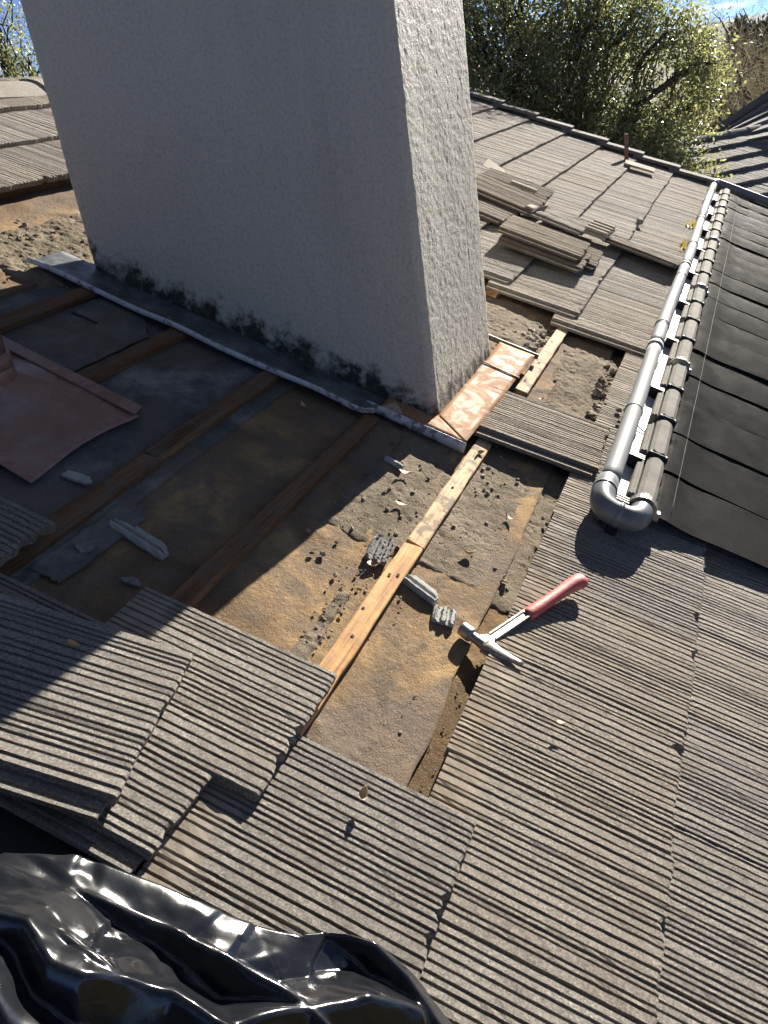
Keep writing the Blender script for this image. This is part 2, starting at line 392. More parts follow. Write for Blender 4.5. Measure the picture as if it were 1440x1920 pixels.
# felt: strips that lap over one another, lower edge proud
def felt_strip(name, u0, u1, y0, y1, wlow, whigh, mat, seed, edge=.008, res=.012, rough=.0022, holes=None):
    nx = int((u1 - u0) / res) + 1; ny = int((y1 - y0) / res) + 1
    U, Y = np.meshgrid(np.linspace(u0, u1, nx), np.linspace(y0, y1, ny), indexing='ij')
    tt = (Y - y0) / (y1 - y0)
    Y2 = Y + (1 - tt) * (fbm(U * 3, U * 0 + seed, seed, 4) - .5) * edge * 4
    W = whigh + (wlow - whigh) * np.exp(-(Y - y0) / .05)
    W = W + (fbm(U * 4, Y * 7, seed + 3, 4) - .5) * .006 + (1 - np.abs(2 * fbm(U * 2.4 + 7, Y * 4.5, seed + 13, 3) - 1)) ** 16 * .006 + (fbm(U * 40, Y * 40, seed + 5, 3) - .5) * rough
    V = np.stack([U, Y2, W], -1).reshape(-1, 3)
    F = grid(nx, ny)
    # turned-down lower edge and ends
    e = np.arange(nx) * ny
    V2 = V[e].copy(); V2[:, 2] = -.012; b = len(V)
    F2 = np.stack([e[:-1], b + np.arange(nx - 1), b + 1 + np.arange(nx - 1), e[1:]], 1)
    V = np.concatenate([V, V2]); b = len(V)
    for s_, row in ((0, np.arange(ny)), (1, (nx - 1) * ny + np.arange(ny))):
        V3 = V[row].copy(); V3[:, 2] = -.012; b = len(V); V = np.concatenate([V, V3])
        q = np.stack([row[:-1], row[1:], b + 1 + np.arange(ny - 1), b + np.arange(ny - 1)], 1)
        F2 = np.concatenate([F2, q if s_ == 0 else q[:, ::-1]])
    return obj('felt_strip', make_mesh(name, V, np.concatenate([F, F2]), mat, True), house)
felt_strip('felt_a', -2.0, 4.6, -.75, .10, .000, .000, M_FELT2, 1)
felt_strip('felt_b', -.2, 4.6, .012, .90, .0120, .001, M_FELT, 2, res=.009)
felt_strip('felt_c', .55, 4.9, .815, 1.74, .0110, .003, M_FELTSH, 3)
felt_strip('felt_d', .55, 5.2, 1.685, 2.55, .0110, .004, M_FELT, 4)
def felt_patch(pts, w0, mat, seed, name='felt_patch'):
    mb = MB(); n = len(pts)
    P = []
    for i in range(n):
        a = Vector(pts[i]); b = Vector(pts[(i + 1) % n])
        for k in range(10):
            q = a.lerp(b, k / 10); P.append((q.x + random.uniform(-.003, .003), q.y + random.uniform(-.003, .003)))
    mb.prism(P, w0, w0 + .0035)
    return obj(name, mb.mesh(name, mat), house)
felt_patch([(1.55, 1.27), (1.97, 1.26), (2.06, 1.33), (2.08, 1.50), (1.93, 1.50), (1.93, 1.40), (1.55, 1.40)], .0105, M_FELTSH, 3)
felt_patch([(1.00, .84), (1.27, .835), (1.30, .80), (1.27, .765), (1.00, .77)], .0095, M_FELTSH, 4)
felt_patch([(.05, .22), (.58, .215), (.60, .80), (.05, .82)], .0075, M_BLACKFELT, 6)

# battens
def batten(u0, u1, y0, y1, w0, w1, mat, wid=.044, th=.019, seed=0):
    rn = random.Random(seed); n = max(4, int((u1 - u0) / .05)); V = []; F = []
    for i in range(n + 1):
        t = i / n; u = u0 + (u1 - u0) * t; y = y0 + (y1 - y0) * t; w_ = w0 + (w1 - w0) * t
        a = rn.uniform(-.0014, .0014); b = rn.uniform(-.0014, .0014); c_ = rn.uniform(-.001, .001)
        e0 = rn.uniform(-.006, .006) if i in (0, n) else 0
        V += [(u + e0, y - wid / 2 + a, w_), (u + e0, y - wid / 2 + a, w_ + th - .002 + c_), (u + e0, y - wid / 2 + a + .003, w_ + th + c_),
              (u - e0, y + wid / 2 + b - .003, w_ + th + c_), (u - e0, y + wid / 2 + b, w_ + th - .002 + c_), (u - e0, y + wid / 2 + b, w_)]
    for i in range(n):
        for k in range(6): F.append((i * 6 + k, (i + 1) * 6 + k, (i + 1) * 6 + (k + 1) % 6, i * 6 + (k + 1) % 6))
    F.append((0, 1, 2, 3, 4, 5)); F.append(tuple(n * 6 + k for k in (5, 4, 3, 2, 1, 0)))
    me = make_mesh('batten', np.array(V), F, mat)
    o = obj('batten', me, house)
    return o
batten(1.60, 2.24, .236, .240, .006, .006, M_WOODD, .046, seed=1)
batten(.70, 1.592, .232, .237, .006, .006, M_WOOD, .046, seed=2)
batten(2.66, 3.41, .236, .238, .006, .006, M_WOODD, .046, seed=3)
batten(2.245, 2.31, .262, .262, .022, .022, M_WOOD, .05, seed=31)
batten(.95, 2.08, .562, .558, .006, .006, M_WOODSH, .046, seed=4)
batten(.30, 1.46, .872, .884, .006, .006, M_WOODSH, .05, seed=5)
batten(1.465, 2.11, .886, .888, .006, .006, M_WOODSH, .05, seed=6)
batten(.9, 2.07, 1.232, 1.212, .008, .008, M_WOODSH, .05, seed=7)
batten(.9, 2.10, 1.55, 1.545, .008, .008, M_WOODSH, .05, seed=8)
batten(3.47, 3.56, .585, .575, .006, .006, M_WOOD, .05, seed=9)
batten(2.2, 4.2, 2.235, 2.24, .006, .006, M_WOODSH, .045, th=.03, seed=10)
# nails left in the battens
def nail(u, y, w_, tilt=0):
    mb = MB(); mb.tube([(0, 0, 0), (0, .0, .002)], .0016, 6); mb.tube([(0, 0, .002), (0, 0, .003)], .0036, 8)
    obj('nail', mb.mesh('nail', M_BARK), house, T(u, y, w_) @ rx(tilt))
for u, y in ((1.45, .245), (1.462, .228), (1.31, .25), (1.22, .235), (1.9, .24), (2.75, .245), (2.95, .24), (3.2, .245), (1.3, .57), (1.75, .885), (1.1, .88), (1.7, .556)):
    nail(u, y, .0245)

# ------------------------------------------------------------------ tiles
TW, TL, TT = .305, .415, .022
def tile_mesh(name, seed, W=TW, L=TL, nl=26, flange=False, bites=2, rag=.0035, raghead=0, ragside=0, mats=(None,), depth=.0066, smoothhead=True):
    rn = random.Random(seed)
    xs = []; zs = []; x = 0.0
    while x < W - .006:
        ww = rn.choice((.0105, .0115, .013, .0145, .0165, .0195)); x1 = min(x + ww, W)
        if W - x1 < .006: x1 = W
        d = depth * rn.uniform(.7, 1.15); cz = rn.uniform(-.0008, .0008)
        xs += [x, x + .0032, x + .0045, x1 - .0012]; zs += [-d, -d, cz, cz + rn.uniform(-.0006, .0006)]
        x = x1
    xs.append(W); zs.append(-.003)
    xs = np.array(xs); zs = np.array(zs); nx = len(xs)
    bt = (fbm(xs * 60, xs * 0 + seed, seed, 3) - .5) * 2 * rag
    for b in range(bites):
        xb = rn.uniform(.02, W - .02); r = rn.uniform(.010, .022); bt = bt + rn.uniform(.006, .016) * np.clip(1 - ((xs - xb) / r) ** 2, 0, 1)
    hd = L - abs(raghead) * (fbm(xs * 30, xs * 0 + 3.3, seed + 9, 3)) * 2
    ys = np.linspace(0, 1, nl + 1)
    if nl > 3: ys[1] = .012
    X = np.repeat(xs[:, None], nl + 1, 1); Y = bt[:, None] + (hd - bt)[:, None] * ys[None]
    ero = sstep(.25, .8, fbm(X * 22, Y * 9, seed + 2, 3))
    jit = (fbm(X * 7 + 5, Y * 28, seed + 4, 2) - .5) * .0010 if nl > 3 else 0
    Z = TT + zs[:, None] * (1 - .30 * ero) + (fbm(X * 260, Y * 160, seed + 6, 2) - .5) * (.0024 if nl > 3 else .0006)
    if smoothhead: Z = Z - .0
    X = X + jit * np.clip(np.minimum(X, W - X) / .02, 0, 1)
    if nl > 3: Z[:, 0] -= .003
    if ragside:
        sidej = ragside * fbm(Y * 25, Y * 0 + 7.7, seed + 12, 3)
        X = np.minimum(X, W - sidej * 2)
    V = np.stack([X, Y, Z], -1).reshape(-1, 3); ny = nl + 1
    F = [tuple(f) for f in grid(nx, ny).tolist()]
    loop = [i * ny for i in range(nx)] + [(nx - 1) * ny + j for j in range(1, ny)] + [i * ny + nl for i in range(nx - 2, -1, -1)] + [j for j in range(nl - 1, 0, -1)]
    b = len(V); V2 = V[loop].copy(); V2[:, 2] = 0
    if nl > 3: V2[:, 1] += np.where(V2[:, 1] < L * .5, .002, 0)
    V = np.concatenate([V, V2]); n = len(loop)
    for k in range(n): F.append((loop[k], b + k, b + (k + 1) % n, loop[(k + 1) % n]))
    F.append(tuple(b + k for k in range(n))[::-1])
    mb = MB(); mb.V = [tuple(v) for v in V.tolist()]; mb.F = F
    if flange:
        mb.box(-.031, -.0005, .012, L - .004, .001, .007); mb.box(-.031, -.025, .012, L - .004, .0072, .0125); mb.box(-.017, -.012, .012, L - .004, .0072, .0115)
    me = mb.mesh(name, mats[0] or M_TILE)
    return me
NEAR = [tile_mesh('roof_tile_near', 100 + i, bites=(i % 3) + 1) for i in range(7)]
FAR = [tile_mesh('roof_tile_far', 200 + i, nl=2, bites=2, rag=.006) for i in range(4)]
FLANGED = [tile_mesh('roof_tile_flanged', 300 + i, flange=True, bites=1) for i in range(4)]
WB, WH = .0455, .0225
TILT = math.asin((WB - WH) / .40)
YB = lambda k: -.118 + .328 * k
def place_tile(me, u, y, w_=WB, yaw=0, tilt=None, roll=0, parent=house):
    o = obj('roof_tile', me, parent, T(u, y, w_) @ rz(yaw) @ rx(-(TILT if tilt is None else tilt)) @ ry(roll)); return o
rt = random.Random(5)
def course(k, u0, u1, first_flange=False, anchor=None):
    """tiles of course k covering u0..u1; u0 is the near side of the nearest tile"""
    u = u0; n = 0
    while u < u1 - .05:
        near = u < 2.6
        me = (FLANGED[rt.randrange(4)] if first_flange and n == 0 else (NEAR[rt.randrange(7)] if near else FAR[rt.randrange(4)]))
        place_tile(me, u + rt.uniform(-.001, .001), YB(k) + rt.uniform(-.004, .004), WB + rt.uniform(-.001, .0015), yaw=rt.uniform(-.006, .006), roll=rt.uniform(-.004, .004))
        u += TW + .002; n += 1
U_END = 7.93
course(-4, -.1, U_END); course(-3, -.3, U_END); course(-2, -.4, U_END); course(-1, -.484, U_END)
course(0, .925 - 2 * .307, .93)
course(0, 3.415, U_END, True)
place_tile(NEAR[2], .765, .205, WB + .001, yaw=.008)                  # course 1, last one left standing
cut = tile_mesh('roof_tile_cut', 411, W=.16, flange=True, bites=1); place_tile(cut, .603, .286, .0405, yaw=.0)
place_tile(FLANGED[3], .617, .548, WB + .004, yaw=-.004)               # course 2 under the loose one
place_tile(NEAR[5], .768, .853, WB + .012, yaw=-.03)
course(1, 3.52, U_END, True); course(2, 3.60, U_END, True); course(3, 4.00, U_END, True); course(4, 4.0, U_END)
course(5, 3.9, U_END); course(6, 3.5, U_END)
course(7, 1.45, U_END); course(8, 1.6, U_END); course(9, 1.5, U_END)
m = Mat('rake_trim_concrete', .9, .15); m.color(m.ramp(m.noise(60, 4, .7), [(.3, (.09, .085, .08)), (.7, (.20, .185, .17))])); m.bump(m.noise(120), .5, .004); M_RAKE = m.m
# cap tiles along the ridge
capm = MB()
n = 9
prof = [(-.10 + .20 * i / n, .034 * math.cos((i / n - .5) * 2.6)) for i in range(n + 1)]
V = []; F = []
for uu in (0, .39):
    for (yv, zv) in prof: V.append((uu, yv, zv + (.012 if uu == 0 else 0)))
    for (yv, zv) in prof[::-1]: V.append((uu, yv, zv - .018 + (.012 if uu == 0 else 0)))
k2 = 2 * (n + 1)
for i in range(k2): F.append((i, (i + 1) % k2, k2 + (i + 1) % k2, k2 + i))
F.append(tuple(range(k2))[::-1]); F.append(tuple(range(k2, 2 * k2)))
capm.add(V, F); CAP = capm.mesh('ridge_cap', M_TILE)
for i in range(20): obj('ridge_cap', CAP, house, T(1.2 + i * .34, 3.05, .047) @ rz(rt.uniform(-.01, .01)))
# rake trim down the far verge
rk = MB(); rk.box(0, .135, 0, .41, .012, .038, bev=.004); rk.box(.105, .135, 0, .41, -.13, .012)
RAKE = rk.mesh('rake_trim', M_RAKE)
for k in range(-5, 10):
    obj('rake_trim', RAKE, house, T(7.93 + rt.uniform(-.004, .004), YB(k) - .03, .078) @ rx(-TILT * 1.35))

# ================================================================== chimney
def chimney():
    X0, X1 = 2.185, 2.790; Y0, Y1 = .340, 1.462
    lo, hi = -.35, 3.05
    ch = empty('chimney', 'tall square grey stucco chimney standing in the stripped part of the roof', 'chimney', T(X0, Y0, 0))
    def side(n0, n1, ln, fine):
        return np.linspace(0, ln, n0 if fine else n1)
    # walk round the plan, near side then downhill side fine, the rest coarse; corners rounded
    r = .022; pts = []; nor = []; sc_ = []
    def run(a, b, n, nn):
        for t in np.linspace(0, 1, n): pts.append((a[0] + (b[0] - a[0]) * t, a[1] + (b[1] - a[1]) * t)); nor.append(nn)
    def corner(cx_, cy_, a0, a1):
        for t in np.linspace(0, 1, 7)[1:-1]:
            a = a0 + (a1 - a0) * t; pts.append((cx_ + r * math.cos(a), cy_ + r * math.sin(a))); nor.append((math.cos(a), math.sin(a)))
    DX, DY = X1 - X0, Y1 - Y0; pi = math.pi
    run((0, DY - r), (0, r), 250, (-1, 0)); corner(r, r, pi, 1.5 * pi)
    run((r, 0), (DX - r, 0), 138, (0, -1)); corner(DX - r, r, 1.5 * pi, 2 * pi)
    run((DX, r), (DX, DY - r), 6, (1, 0)); corner(DX - r, DY - r, 0, .5 * pi)
    run((DX - r, DY), (r, DY), 6, (0, 1)); corner(r, DY - r, .5 * pi, pi)
    pts = np.array(pts); nor = np.array(nor); n = len(pts)
    seg = np.linalg.norm(np.roll(pts, -1, 0) - pts, axis=1); s = np.concatenate([[0], np.cumsum(seg)[:-1]])
    z = np.concatenate([np.arange(lo, 2.0, .0046), np.linspace(2.0, hi, 30)])
    S, Z = np.meshgrid(s, z, indexing='ij')
    a = fbm(S * 48, Z * 70, 3, 3, .55); b = fbm(S * 95, Z * 130, 9, 2); c_ = fbm(S * 6, Z * 5, 15, 3)
    ridge = 1 - np.abs(2 * fbm(S * 40 + 3, Z * 48, 21, 2) - 1) * 2.2
    d = .0007 * sstep(.42, .60, a) + .0005 * b + .0005 * np.clip(ridge, 0, 1) * sstep(.35, .6, c_ + .1) + .003 * (c_ - .5)
    bot = Z + (0) - np.tan(PITCH) * 0
    Px = pts[:, 0][:, None] + nor[:, 0][:, None] * d; Py = pts[:, 1][:, None] + nor[:, 1][:, None] * d
    V = np.stack([Px, Py, Z], -1).reshape(-1, 3); nz_ = len(z)
    F = grid(n, nz_); F = F[:, ::-1] if False else F
    wrap = np.stack([(n - 1) * nz_ + np.arange(nz_ - 1), np.arange(nz_ - 1), np.arange(1, nz_), (n - 1) * nz_ + np.arange(1, nz_)], 1)
    me = make_mesh('stucco_shaft', V, np.concatenate([F, wrap]), M_STUCCO, True)
    obj('stucco_shaft', me, ch)
    mb = MB(); mb.box(-.04, DX + .04, -.04, DY + .04, hi - .02, hi + .12, bev=.01); obj('crown', mb.mesh('crown', M_STUCCO), ch)
    mb = MB(); mb.tube([(DX / 2, DY / 2, hi + .12), (DX / 2, DY / 2, hi + .35)], .12, 20); obj('flue_pot', mb.mesh('flue_pot', M_LUMBER), ch)
    # flashing, modelled in the roof frame
    inv = (T(X0, Y0, 0)).inverted() @ RM
    def sheet(name, P, F, mat, th=.0016, bend=.004, seed=1):
        """roof-frame polygon strips, subdivided and slightly buckled"""
        me = MB()
        for quad in F:
            a, b, c2, d2 = [Vector(P[i]) for i in quad]
            nu = max(2, int((b - a).length / .02)); nv = max(2, int((d2 - a).length / .02))
            VV = []
            for i in range(nu + 1):
                for j in range(nv + 1):
                    p = (a.lerp(b, i / nu)).lerp(d2.lerp(c2, i / nu), j / nv)
                    q = float(fbm(np.array([p.x * 9.0]), np.array([p.y * 9.0 + p.z * 5]), seed, 3)[0]) - .5
                    VV.append((p.x, p.y, p.z + q * bend))
            me.add(VV, [(i * (nv + 1) + j, (i + 1) * (nv + 1) + j, (i + 1) * (nv + 1) + j + 1, i * (nv + 1) + j + 1) for i in range(nu) for j in range(nv)])
        mm = me.mesh(name, mat, True); bmm = bmesh.new(); bmm.from_mesh(mm); bmesh.ops.remove_doubles(bmm, verts=bmm.verts, dist=.0008); bmm.to_mesh(mm); bmm.free()
        o = obj(name, mm, ch, inv)
        sm = o.modifiers.new('thickness', 'SOLIDIFY'); sm.thickness = th; sm.offset = -1
        return o
    # apron along the near face: pan between wall and raised white hem
    f1 = sheet('apron_flashing', [(2.055, 1.76, .036), (2.062, .56, .042), (2.21, .56, .034), (2.21, 1.76, .034)], [(0, 1, 2, 3)], M_ZINC, seed=2)
    def hem(P, r_, mat, name='hem'):
        mb = MB(); mb.tube(P, r_, 8, sx=.5, sy=1.0); o = obj(name, mb.mesh(name, mat, True), f1); return o
    hp = []
    for i in range(46):
        t = i / 45; y = 1.765 + (.56 - 1.765) * t
        hp.append((2.055 + .0025 * math.sin(t * 9) + .0015 * math.sin(t * 31) + (.035 * max(0, t - .97) / .03 if t > .97 else 0), y, .038 + .003 * math.sin(t * 17)))
    hem(hp, .0095, M_HEM)
    # right-hand tray, tan paint chalked white
    P = [(2.118, .555, .040), (2.105, .278, .052), (2.925, .262, .054), (2.925, .40, .050), (2.20, .40, .050), (2.20, .555, .046)]
    f2 = sheet('step_flashing', P, [(0, 1, 4, 5), (1, 2, 3, 4)], M_TAN, bend=.006, seed=5)
    P2 = [(2.118, .60, .043), (2.103, .274, .055), (2.099, .272, .024), (2.112, .60, .020)]
    o = sheet('flashing_lip', P2, [(0, 1, 2, 3)], M_HEM, bend=.001, seed=6)
    mb = MB(); mb.tube([(2.69, .405, .0545), (2.675, .26, .0575)], .004, 6, sx=1.6, sy=.5); obj('lap_seam', mb.mesh('lap_seam', M_TAN), f2)
    mb = MB(); mb.tube([(2.94, .47, .045), (2.935, .25, .05)], .011, 6, sx=.6, sy=1); obj('rear_lip', mb.mesh('rear_lip', M_FASCIA), f2)
    return ch
chimney()

# ================================================================== vent with its square flashing
def vent():
    v = empty('roof_vent', 'brown painted vent pipe on a square metal flashing at the left edge', 'vent', RM @ T(1.40, 1.285, 0))
    # tray
    nx, ny = 40, 40
    X_, Y_ = np.meshgrid(np.linspace(-.185, .205, nx), np.linspace(-.265, .19, ny), indexing='ij')
    Xs = X_ + .012 * (Y_ / .2) ; 
    Ys = Y_ + .010 * np.sin((X_ + .1) * 13)
    rr = np.hypot(X_, Y_ - .02)
    Z = .031 + .075 * np.clip(1 - rr / .185, 0, 1) + .006 * (fbm(X_ * 7, Y_ * 7, 4, 3) - .5) - .010 * sstep(.1, .27, -Y_) + .012 * sstep(.10, .2, X_) * 0
    me = make_mesh('tray', np.stack([Xs, Ys, Z], -1).reshape(-1, 3), grid(nx, ny), M_BROWN, True)
    o = obj('tray', me, v); s = o.modifiers.new('thickness', 'SOLIDIFY'); s.thickness = .0015; s.offset = -1
    mb = MB()
    mb.add([(.172, -.268, .030), (.214, -.262, .030), (.222, .19, .036), (.182, .19, .036), (.172, -.268, .0345), (.214, -.262, .0345), (.222, .19, .0405), (.182, .19, .0405)],
           [(3, 2, 1, 0), (4, 5, 6, 7), (0, 1, 5, 4), (1, 2, 6, 5), (2, 3, 7, 6), (3, 0, 4, 7)])
    obj('folded_edge', mb.mesh('folded_edge', M_BROWN), o)
    up = RI.to_3x3() @ Vector((0, 0, 1))
    mb = MB(); base = Vector((0, .03, .03))
    mb.tube([base, base + up * .075, base + up * .076, base + up * .075, base + up * .55], [.078, .078, .076, .072, .072], 28)
    obj('pipe', mb.mesh('pipe', M_BROWN, True), v)
    mb = MB(); mb.tube([base + up * .05, base + up * .085], .0785, 28); obj('collar', mb.mesh('collar', M_BROWN, True), v)
    mb = MB(); mb.tube([base + up * .53, base + up * .56, base + up * .60], [.09, .11, .05], 24); obj('rain_cap', mb.mesh('rain_cap', M_BROWN, True), v)
vent()
#PART3
# ================================================================== pool-heating solar collector
def collector():
    c = empty('solar_collector', 'black ribbed solar mat collector with grey plastic pipe along its upper edge', 'solar collector', RM)
    U0 = 2.085; SEG = .292; NM = 19
    # mats
    npitch = 34; xs = []; zs = []
    for i in range(npitch):
        p = .284 / npitch
        xs += [i * p, i * p + p * .25, i * p + p * .5, i * p + p * .75]; zs += [0, .0022, .003, .0022]
    xs.append(.284); zs.append(0); xs = np.array(xs); zs = np.array(zs)
    ys = np.concatenate([np.linspace(0, .5, 22), np.linspace(.53, 2.4, 34)])
    metas = []
    for v in range(4):
        Xg, Yg = np.meshgrid(xs, ys, indexing='ij')
        t = Xg / .284
        rise = .012 * np.exp(-((Yg - .03) / .06) ** 2)
        Z = zs[:, None] + .003 * np.sin(np.pi * t) * sstep(0, .2, Yg) + .003 * np.sin(Yg * 5 + v * .9 + t * .8) * sstep(.03, .25, Yg) + .0015 * np.sin(Yg * 9 + v) * (t - .3) * sstep(.05, .2, Yg) + rise
        Yo = -Yg
        Xo = Xg + .007 * np.sin(Yg * 5 + v * .5) * sstep(.02, .2, Yg)
        V = np.stack([Xo, Yo, Z], -1).reshape(-1, 3)
        F = grid(len(xs), len(ys))[:, ::-1]
        metas.append(make_mesh('mat_panel', V, F, M_MAT, True))
    rn = random.Random(3)
    for i in range(NM):
        gap = -.010 if i % 4 == 3 else 0
        o = obj('mat_panel', metas[(i * 3 + i // 4) % 4], c, T(U0 + i * SEG, -.262, .086 + rn.uniform(-.004, .006)) @ ry(rn.uniform(-.008, .008) + (.018 if i % 4 == 0 else 0)) @ Matrix.Diagonal((1 + gap * 3, 1, 1, 1)))
        s = o.modifiers.new('thickness', 'SOLIDIFY'); s.thickness = .004; s.offset = -1
    # header segments
    hb = MB(); hb.box(.004, SEG - .012, -.029, .024, -.026, .027, bev=.011); H = hb.mesh('header_segment', M_HEAD)
    rail = MB(); rail.box(.035, SEG - .045, .026, .047, -.026, .006, bev=.004); rail.box(.035, SEG - .045, .030, .036, .0065, .011); RAIL = rail.mesh('rail', M_HEAD)
    ring = MB(); ring.box(-.011, .003, -.034, .029, -.030, .032, bev=.012); RING = ring.mesh('coupler_ring', M_RUB)
    clip = MB()
    for k in range(3): clip.box(-.03 + k * .018, -.024 + k * .018, .028, .078, -.03, .008 - k * .003)
    clip.box(-.034, .018, .03, .062, -.034, -.026); CLIP = clip.mesh('clip', M_RUB)
    for i in range(NM):
        h = obj('header_segment', H, c, T(U0 + i * SEG, -.236, .108) @ rz(rn.uniform(-.006, .006)))
        obj('rail', RAIL, h); 
        if i: obj('coupler_ring', RING, h)
        if i % 2 == 1 or rn.random() < .25: obj('clip', CLIP, h, T(.0, 0, 0))
    hc = MB()
    for uu in (U0 + 4 * SEG, U0 + 8 * SEG, U0 + 12 * SEG, U0 + 16 * SEG):
        hc = MB(); hc.tube([(uu - .022, -.236, .108), (uu + .006, -.236, .108)], .039, 20); hc.box(uu - .02, uu + .004, -.282, -.268, .095, .118)
        obj('hose_clamp', hc.mesh('hose_clamp', M_STEEL, True), c)
    hc = MB(); hc.tube([(U0 - .02, -.238, .108), (U0 + .004, -.238, .108)], .040, 24); hc.box(U0 - .018, U0 + .006, -.290, -.274, .09, .115, bev=.003)
    obj('hose_clamp', hc.mesh('hose_clamp', M_STEEL, False), c)
    # backing board between pipe and header
    bb = MB(); bb.box(2.045, 7.55, -.212, -.150, .0725, .0765); obj('backing_board', bb.mesh('backing_board', M_WHITE), c)
    # return pipe in lengths, with couplings and ties
    pr = .0275; py, pw = -.128, .112
    joints = [2.10, 3.35, 4.75, 6.2, 7.74]
    for a, b in zip(joints[:-1], joints[1:]):
        n = 14
        mb = MB(); mb.tube([(a + (b - a) * t / n, py + .004 * math.sin((a + (b - a) * t / n) * 2.1), pw + .002 * math.sin((a + (b - a) * t / n) * 3)) for t in range(n + 1)], pr, 28, cap=True)
        o = obj('return_pipe', mb.mesh('return_pipe', M_PVC, True), c)
        mb = MB(); mb.tube([(b - .02, py + .004 * math.sin(b * 2.1), pw + .002 * math.sin(b * 3)), (b + .028, py + .004 * math.sin(b * 2.1), pw + .002 * math.sin(b * 3))], pr + .0032, 28); obj('coupling', mb.mesh('coupling', M_PVC, True), o)
    for u in (2.66, 3.64, 4.5, 5.3, 6.1, 6.8, 7.3):
        mb = MB(); y_ = py + .004 * math.sin(u * 2.1)
        P = [(u, y_ + math.cos(q) * (pr + .0016), pw + math.sin(q) * (pr + .0016)) for q in np.linspace(-.6, math.pi + .3, 22)]
        P = [(u - .02, y_ + .070 - .14, .082)] + P[0:1][:0] + P
        mb.tube(P[1:], .0022, 6); mb.tube([P[1], (u - .045, y_ - .062, .080)], .002, 6)
        obj('cable_tie', mb.mesh('cable_tie', M_STRAP, True), c)
    # end elbow, a U-turn from pipe to header
    path = [(2.13, py, pw), (2.085, py, pw)] + arc((2.06, py, pw), (1.992, py, pw - .004), (1.992, -.168, pw - .006), 8) + arc((1.992, -.196, pw - .006), (1.992, -.238, pw - .004), (2.05, -.238, pw - .003), 8) + [(2.072, -.238, .108)]
    rr = [.0315, .0325] + [.0335] * 9 + [.0335] * 9 + [.0325]
    mb = MB(); mb.tube(path, rr, 28); e = obj('elbow', mb.mesh('elbow', M_ELBOW, True), c)
    mb = MB(); mb.tube([(2.082, py, pw), (2.066, py, pw)], .0348, 28); obj('socket_rim', mb.mesh('socket_rim', M_ELBOW, True), e)
    mb = MB(); mb.tube([(1.992, -.176, pw - .006), (1.992, -.188, pw - .006)], .0348, 28); obj('socket_rim', mb.mesh('socket_rim', M_ELBOW, True), e)
    mb = MB(); mb.box(1.975, 2.01, -.20, -.17, .046, .082); mb.tube([(1.99, -.15, .066), (2.10, -.15, .066)], .008, 8); obj('pipe_stand', mb.mesh('pipe_stand', M_RUB), c)
    # far end: turns down the slope along the verge
    path = [(7.70, py, pw), (7.76, py, pw)] + arc((7.78, py, pw), (7.85, py, pw), (7.85, -.20, pw), 6) + [(7.84, -.6, pw), (7.80, -1.3, pw), (7.8, -2.6, pw)]
    mb = MB(); mb.tube(path, [.036] * 9 + [.0345] * 3, 24); obj('downpipe', mb.mesh('downpipe', M_ELBOW, True), c)
    # hold-down strap across the mats
    mb = MB(); P = []
    for i in range(NM * 4):
        u = U0 + .02 + i * SEG / 4; P.append((u, -.318 - .008 * i / NM, .1065 + .001 * math.sin(i * math.pi / 2 + .8)))
    mb.tube(P, .0007, 5); obj('hold_down_cord', mb.mesh('hold_down_cord', M_STRAP, True), c)
collector()

# ================================================================== loose tiles
LT = [tile_mesh('loose_tile_shape', 500 + i, flange=True, bites=1 + i % 2, nl=7) for i in range(4)]
LD = [tile_mesh('dark_loose_tile_shape', 520 + i, flange=True, bites=1 + i % 2, nl=7, mats=(M_TILED,)) for i in range(4)]
def loose(label, me, u, y, w_, yaw=0, tilt=0, roll=0, group=None, name='loose_roof_tile', cat='roof tile'):
    e = obj(name, me, None, RM @ T(u, y, w_) @ rz(yaw) @ rx(-tilt) @ ry(roll), label, cat, group); return e
loose('weathered tile skewed on top of the others at the left foreground', LT[0], .632, .372, .0725, yaw=.205, tilt=.03, roll=-.012)
loose('ribbed tile left alone between flashing and grey pipe', LT[1], 2.262, -.098, .048, yaw=.045, tilt=.05)
loose('uppermost tile of the small stack right of the chimney', LD[2], 4.035, .335, .128, yaw=.03, tilt=.01)
loose('middle tile of the small stack right of the chimney', LD[3], 3.965, .305, .101, yaw=.02, tilt=.01)
loose('lowest tile of the small stack, its end poking out', LD[0], 4.185, .262, .075, yaw=.06, tilt=.01)
loose('brownish tile lying near the chimney corner, behind the small stack', LD[1], 4.62, .715, .100, yaw=-.03, tilt=-.02, roll=-.05)
loose('dark tile leaning behind the brownish one by the chimney', LD[2], 4.93, .725, .090, yaw=.02, tilt=.02, roll=-.08)
loose('tile half hidden by the chimney under the brownish one', LD[3], 4.345, .80, .073, yaw=-.06, tilt=.0)
loose('long tile propped up against the grey pipe', LD[0], 4.62, -.085, .118, yaw=-.22, tilt=.06, roll=.13)
BR = tile_mesh('half_tile_shape', 601, L=.30, flange=True, raghead=.022, bites=1, nl=7)
BR.materials.append(M_BREAK)
e = loose('broken half tile between the stack and the propped tile', BR, 4.60, .425, .105, yaw=-.12, tilt=.02, roll=.02, cat='tile fragment', name='broken_tile')
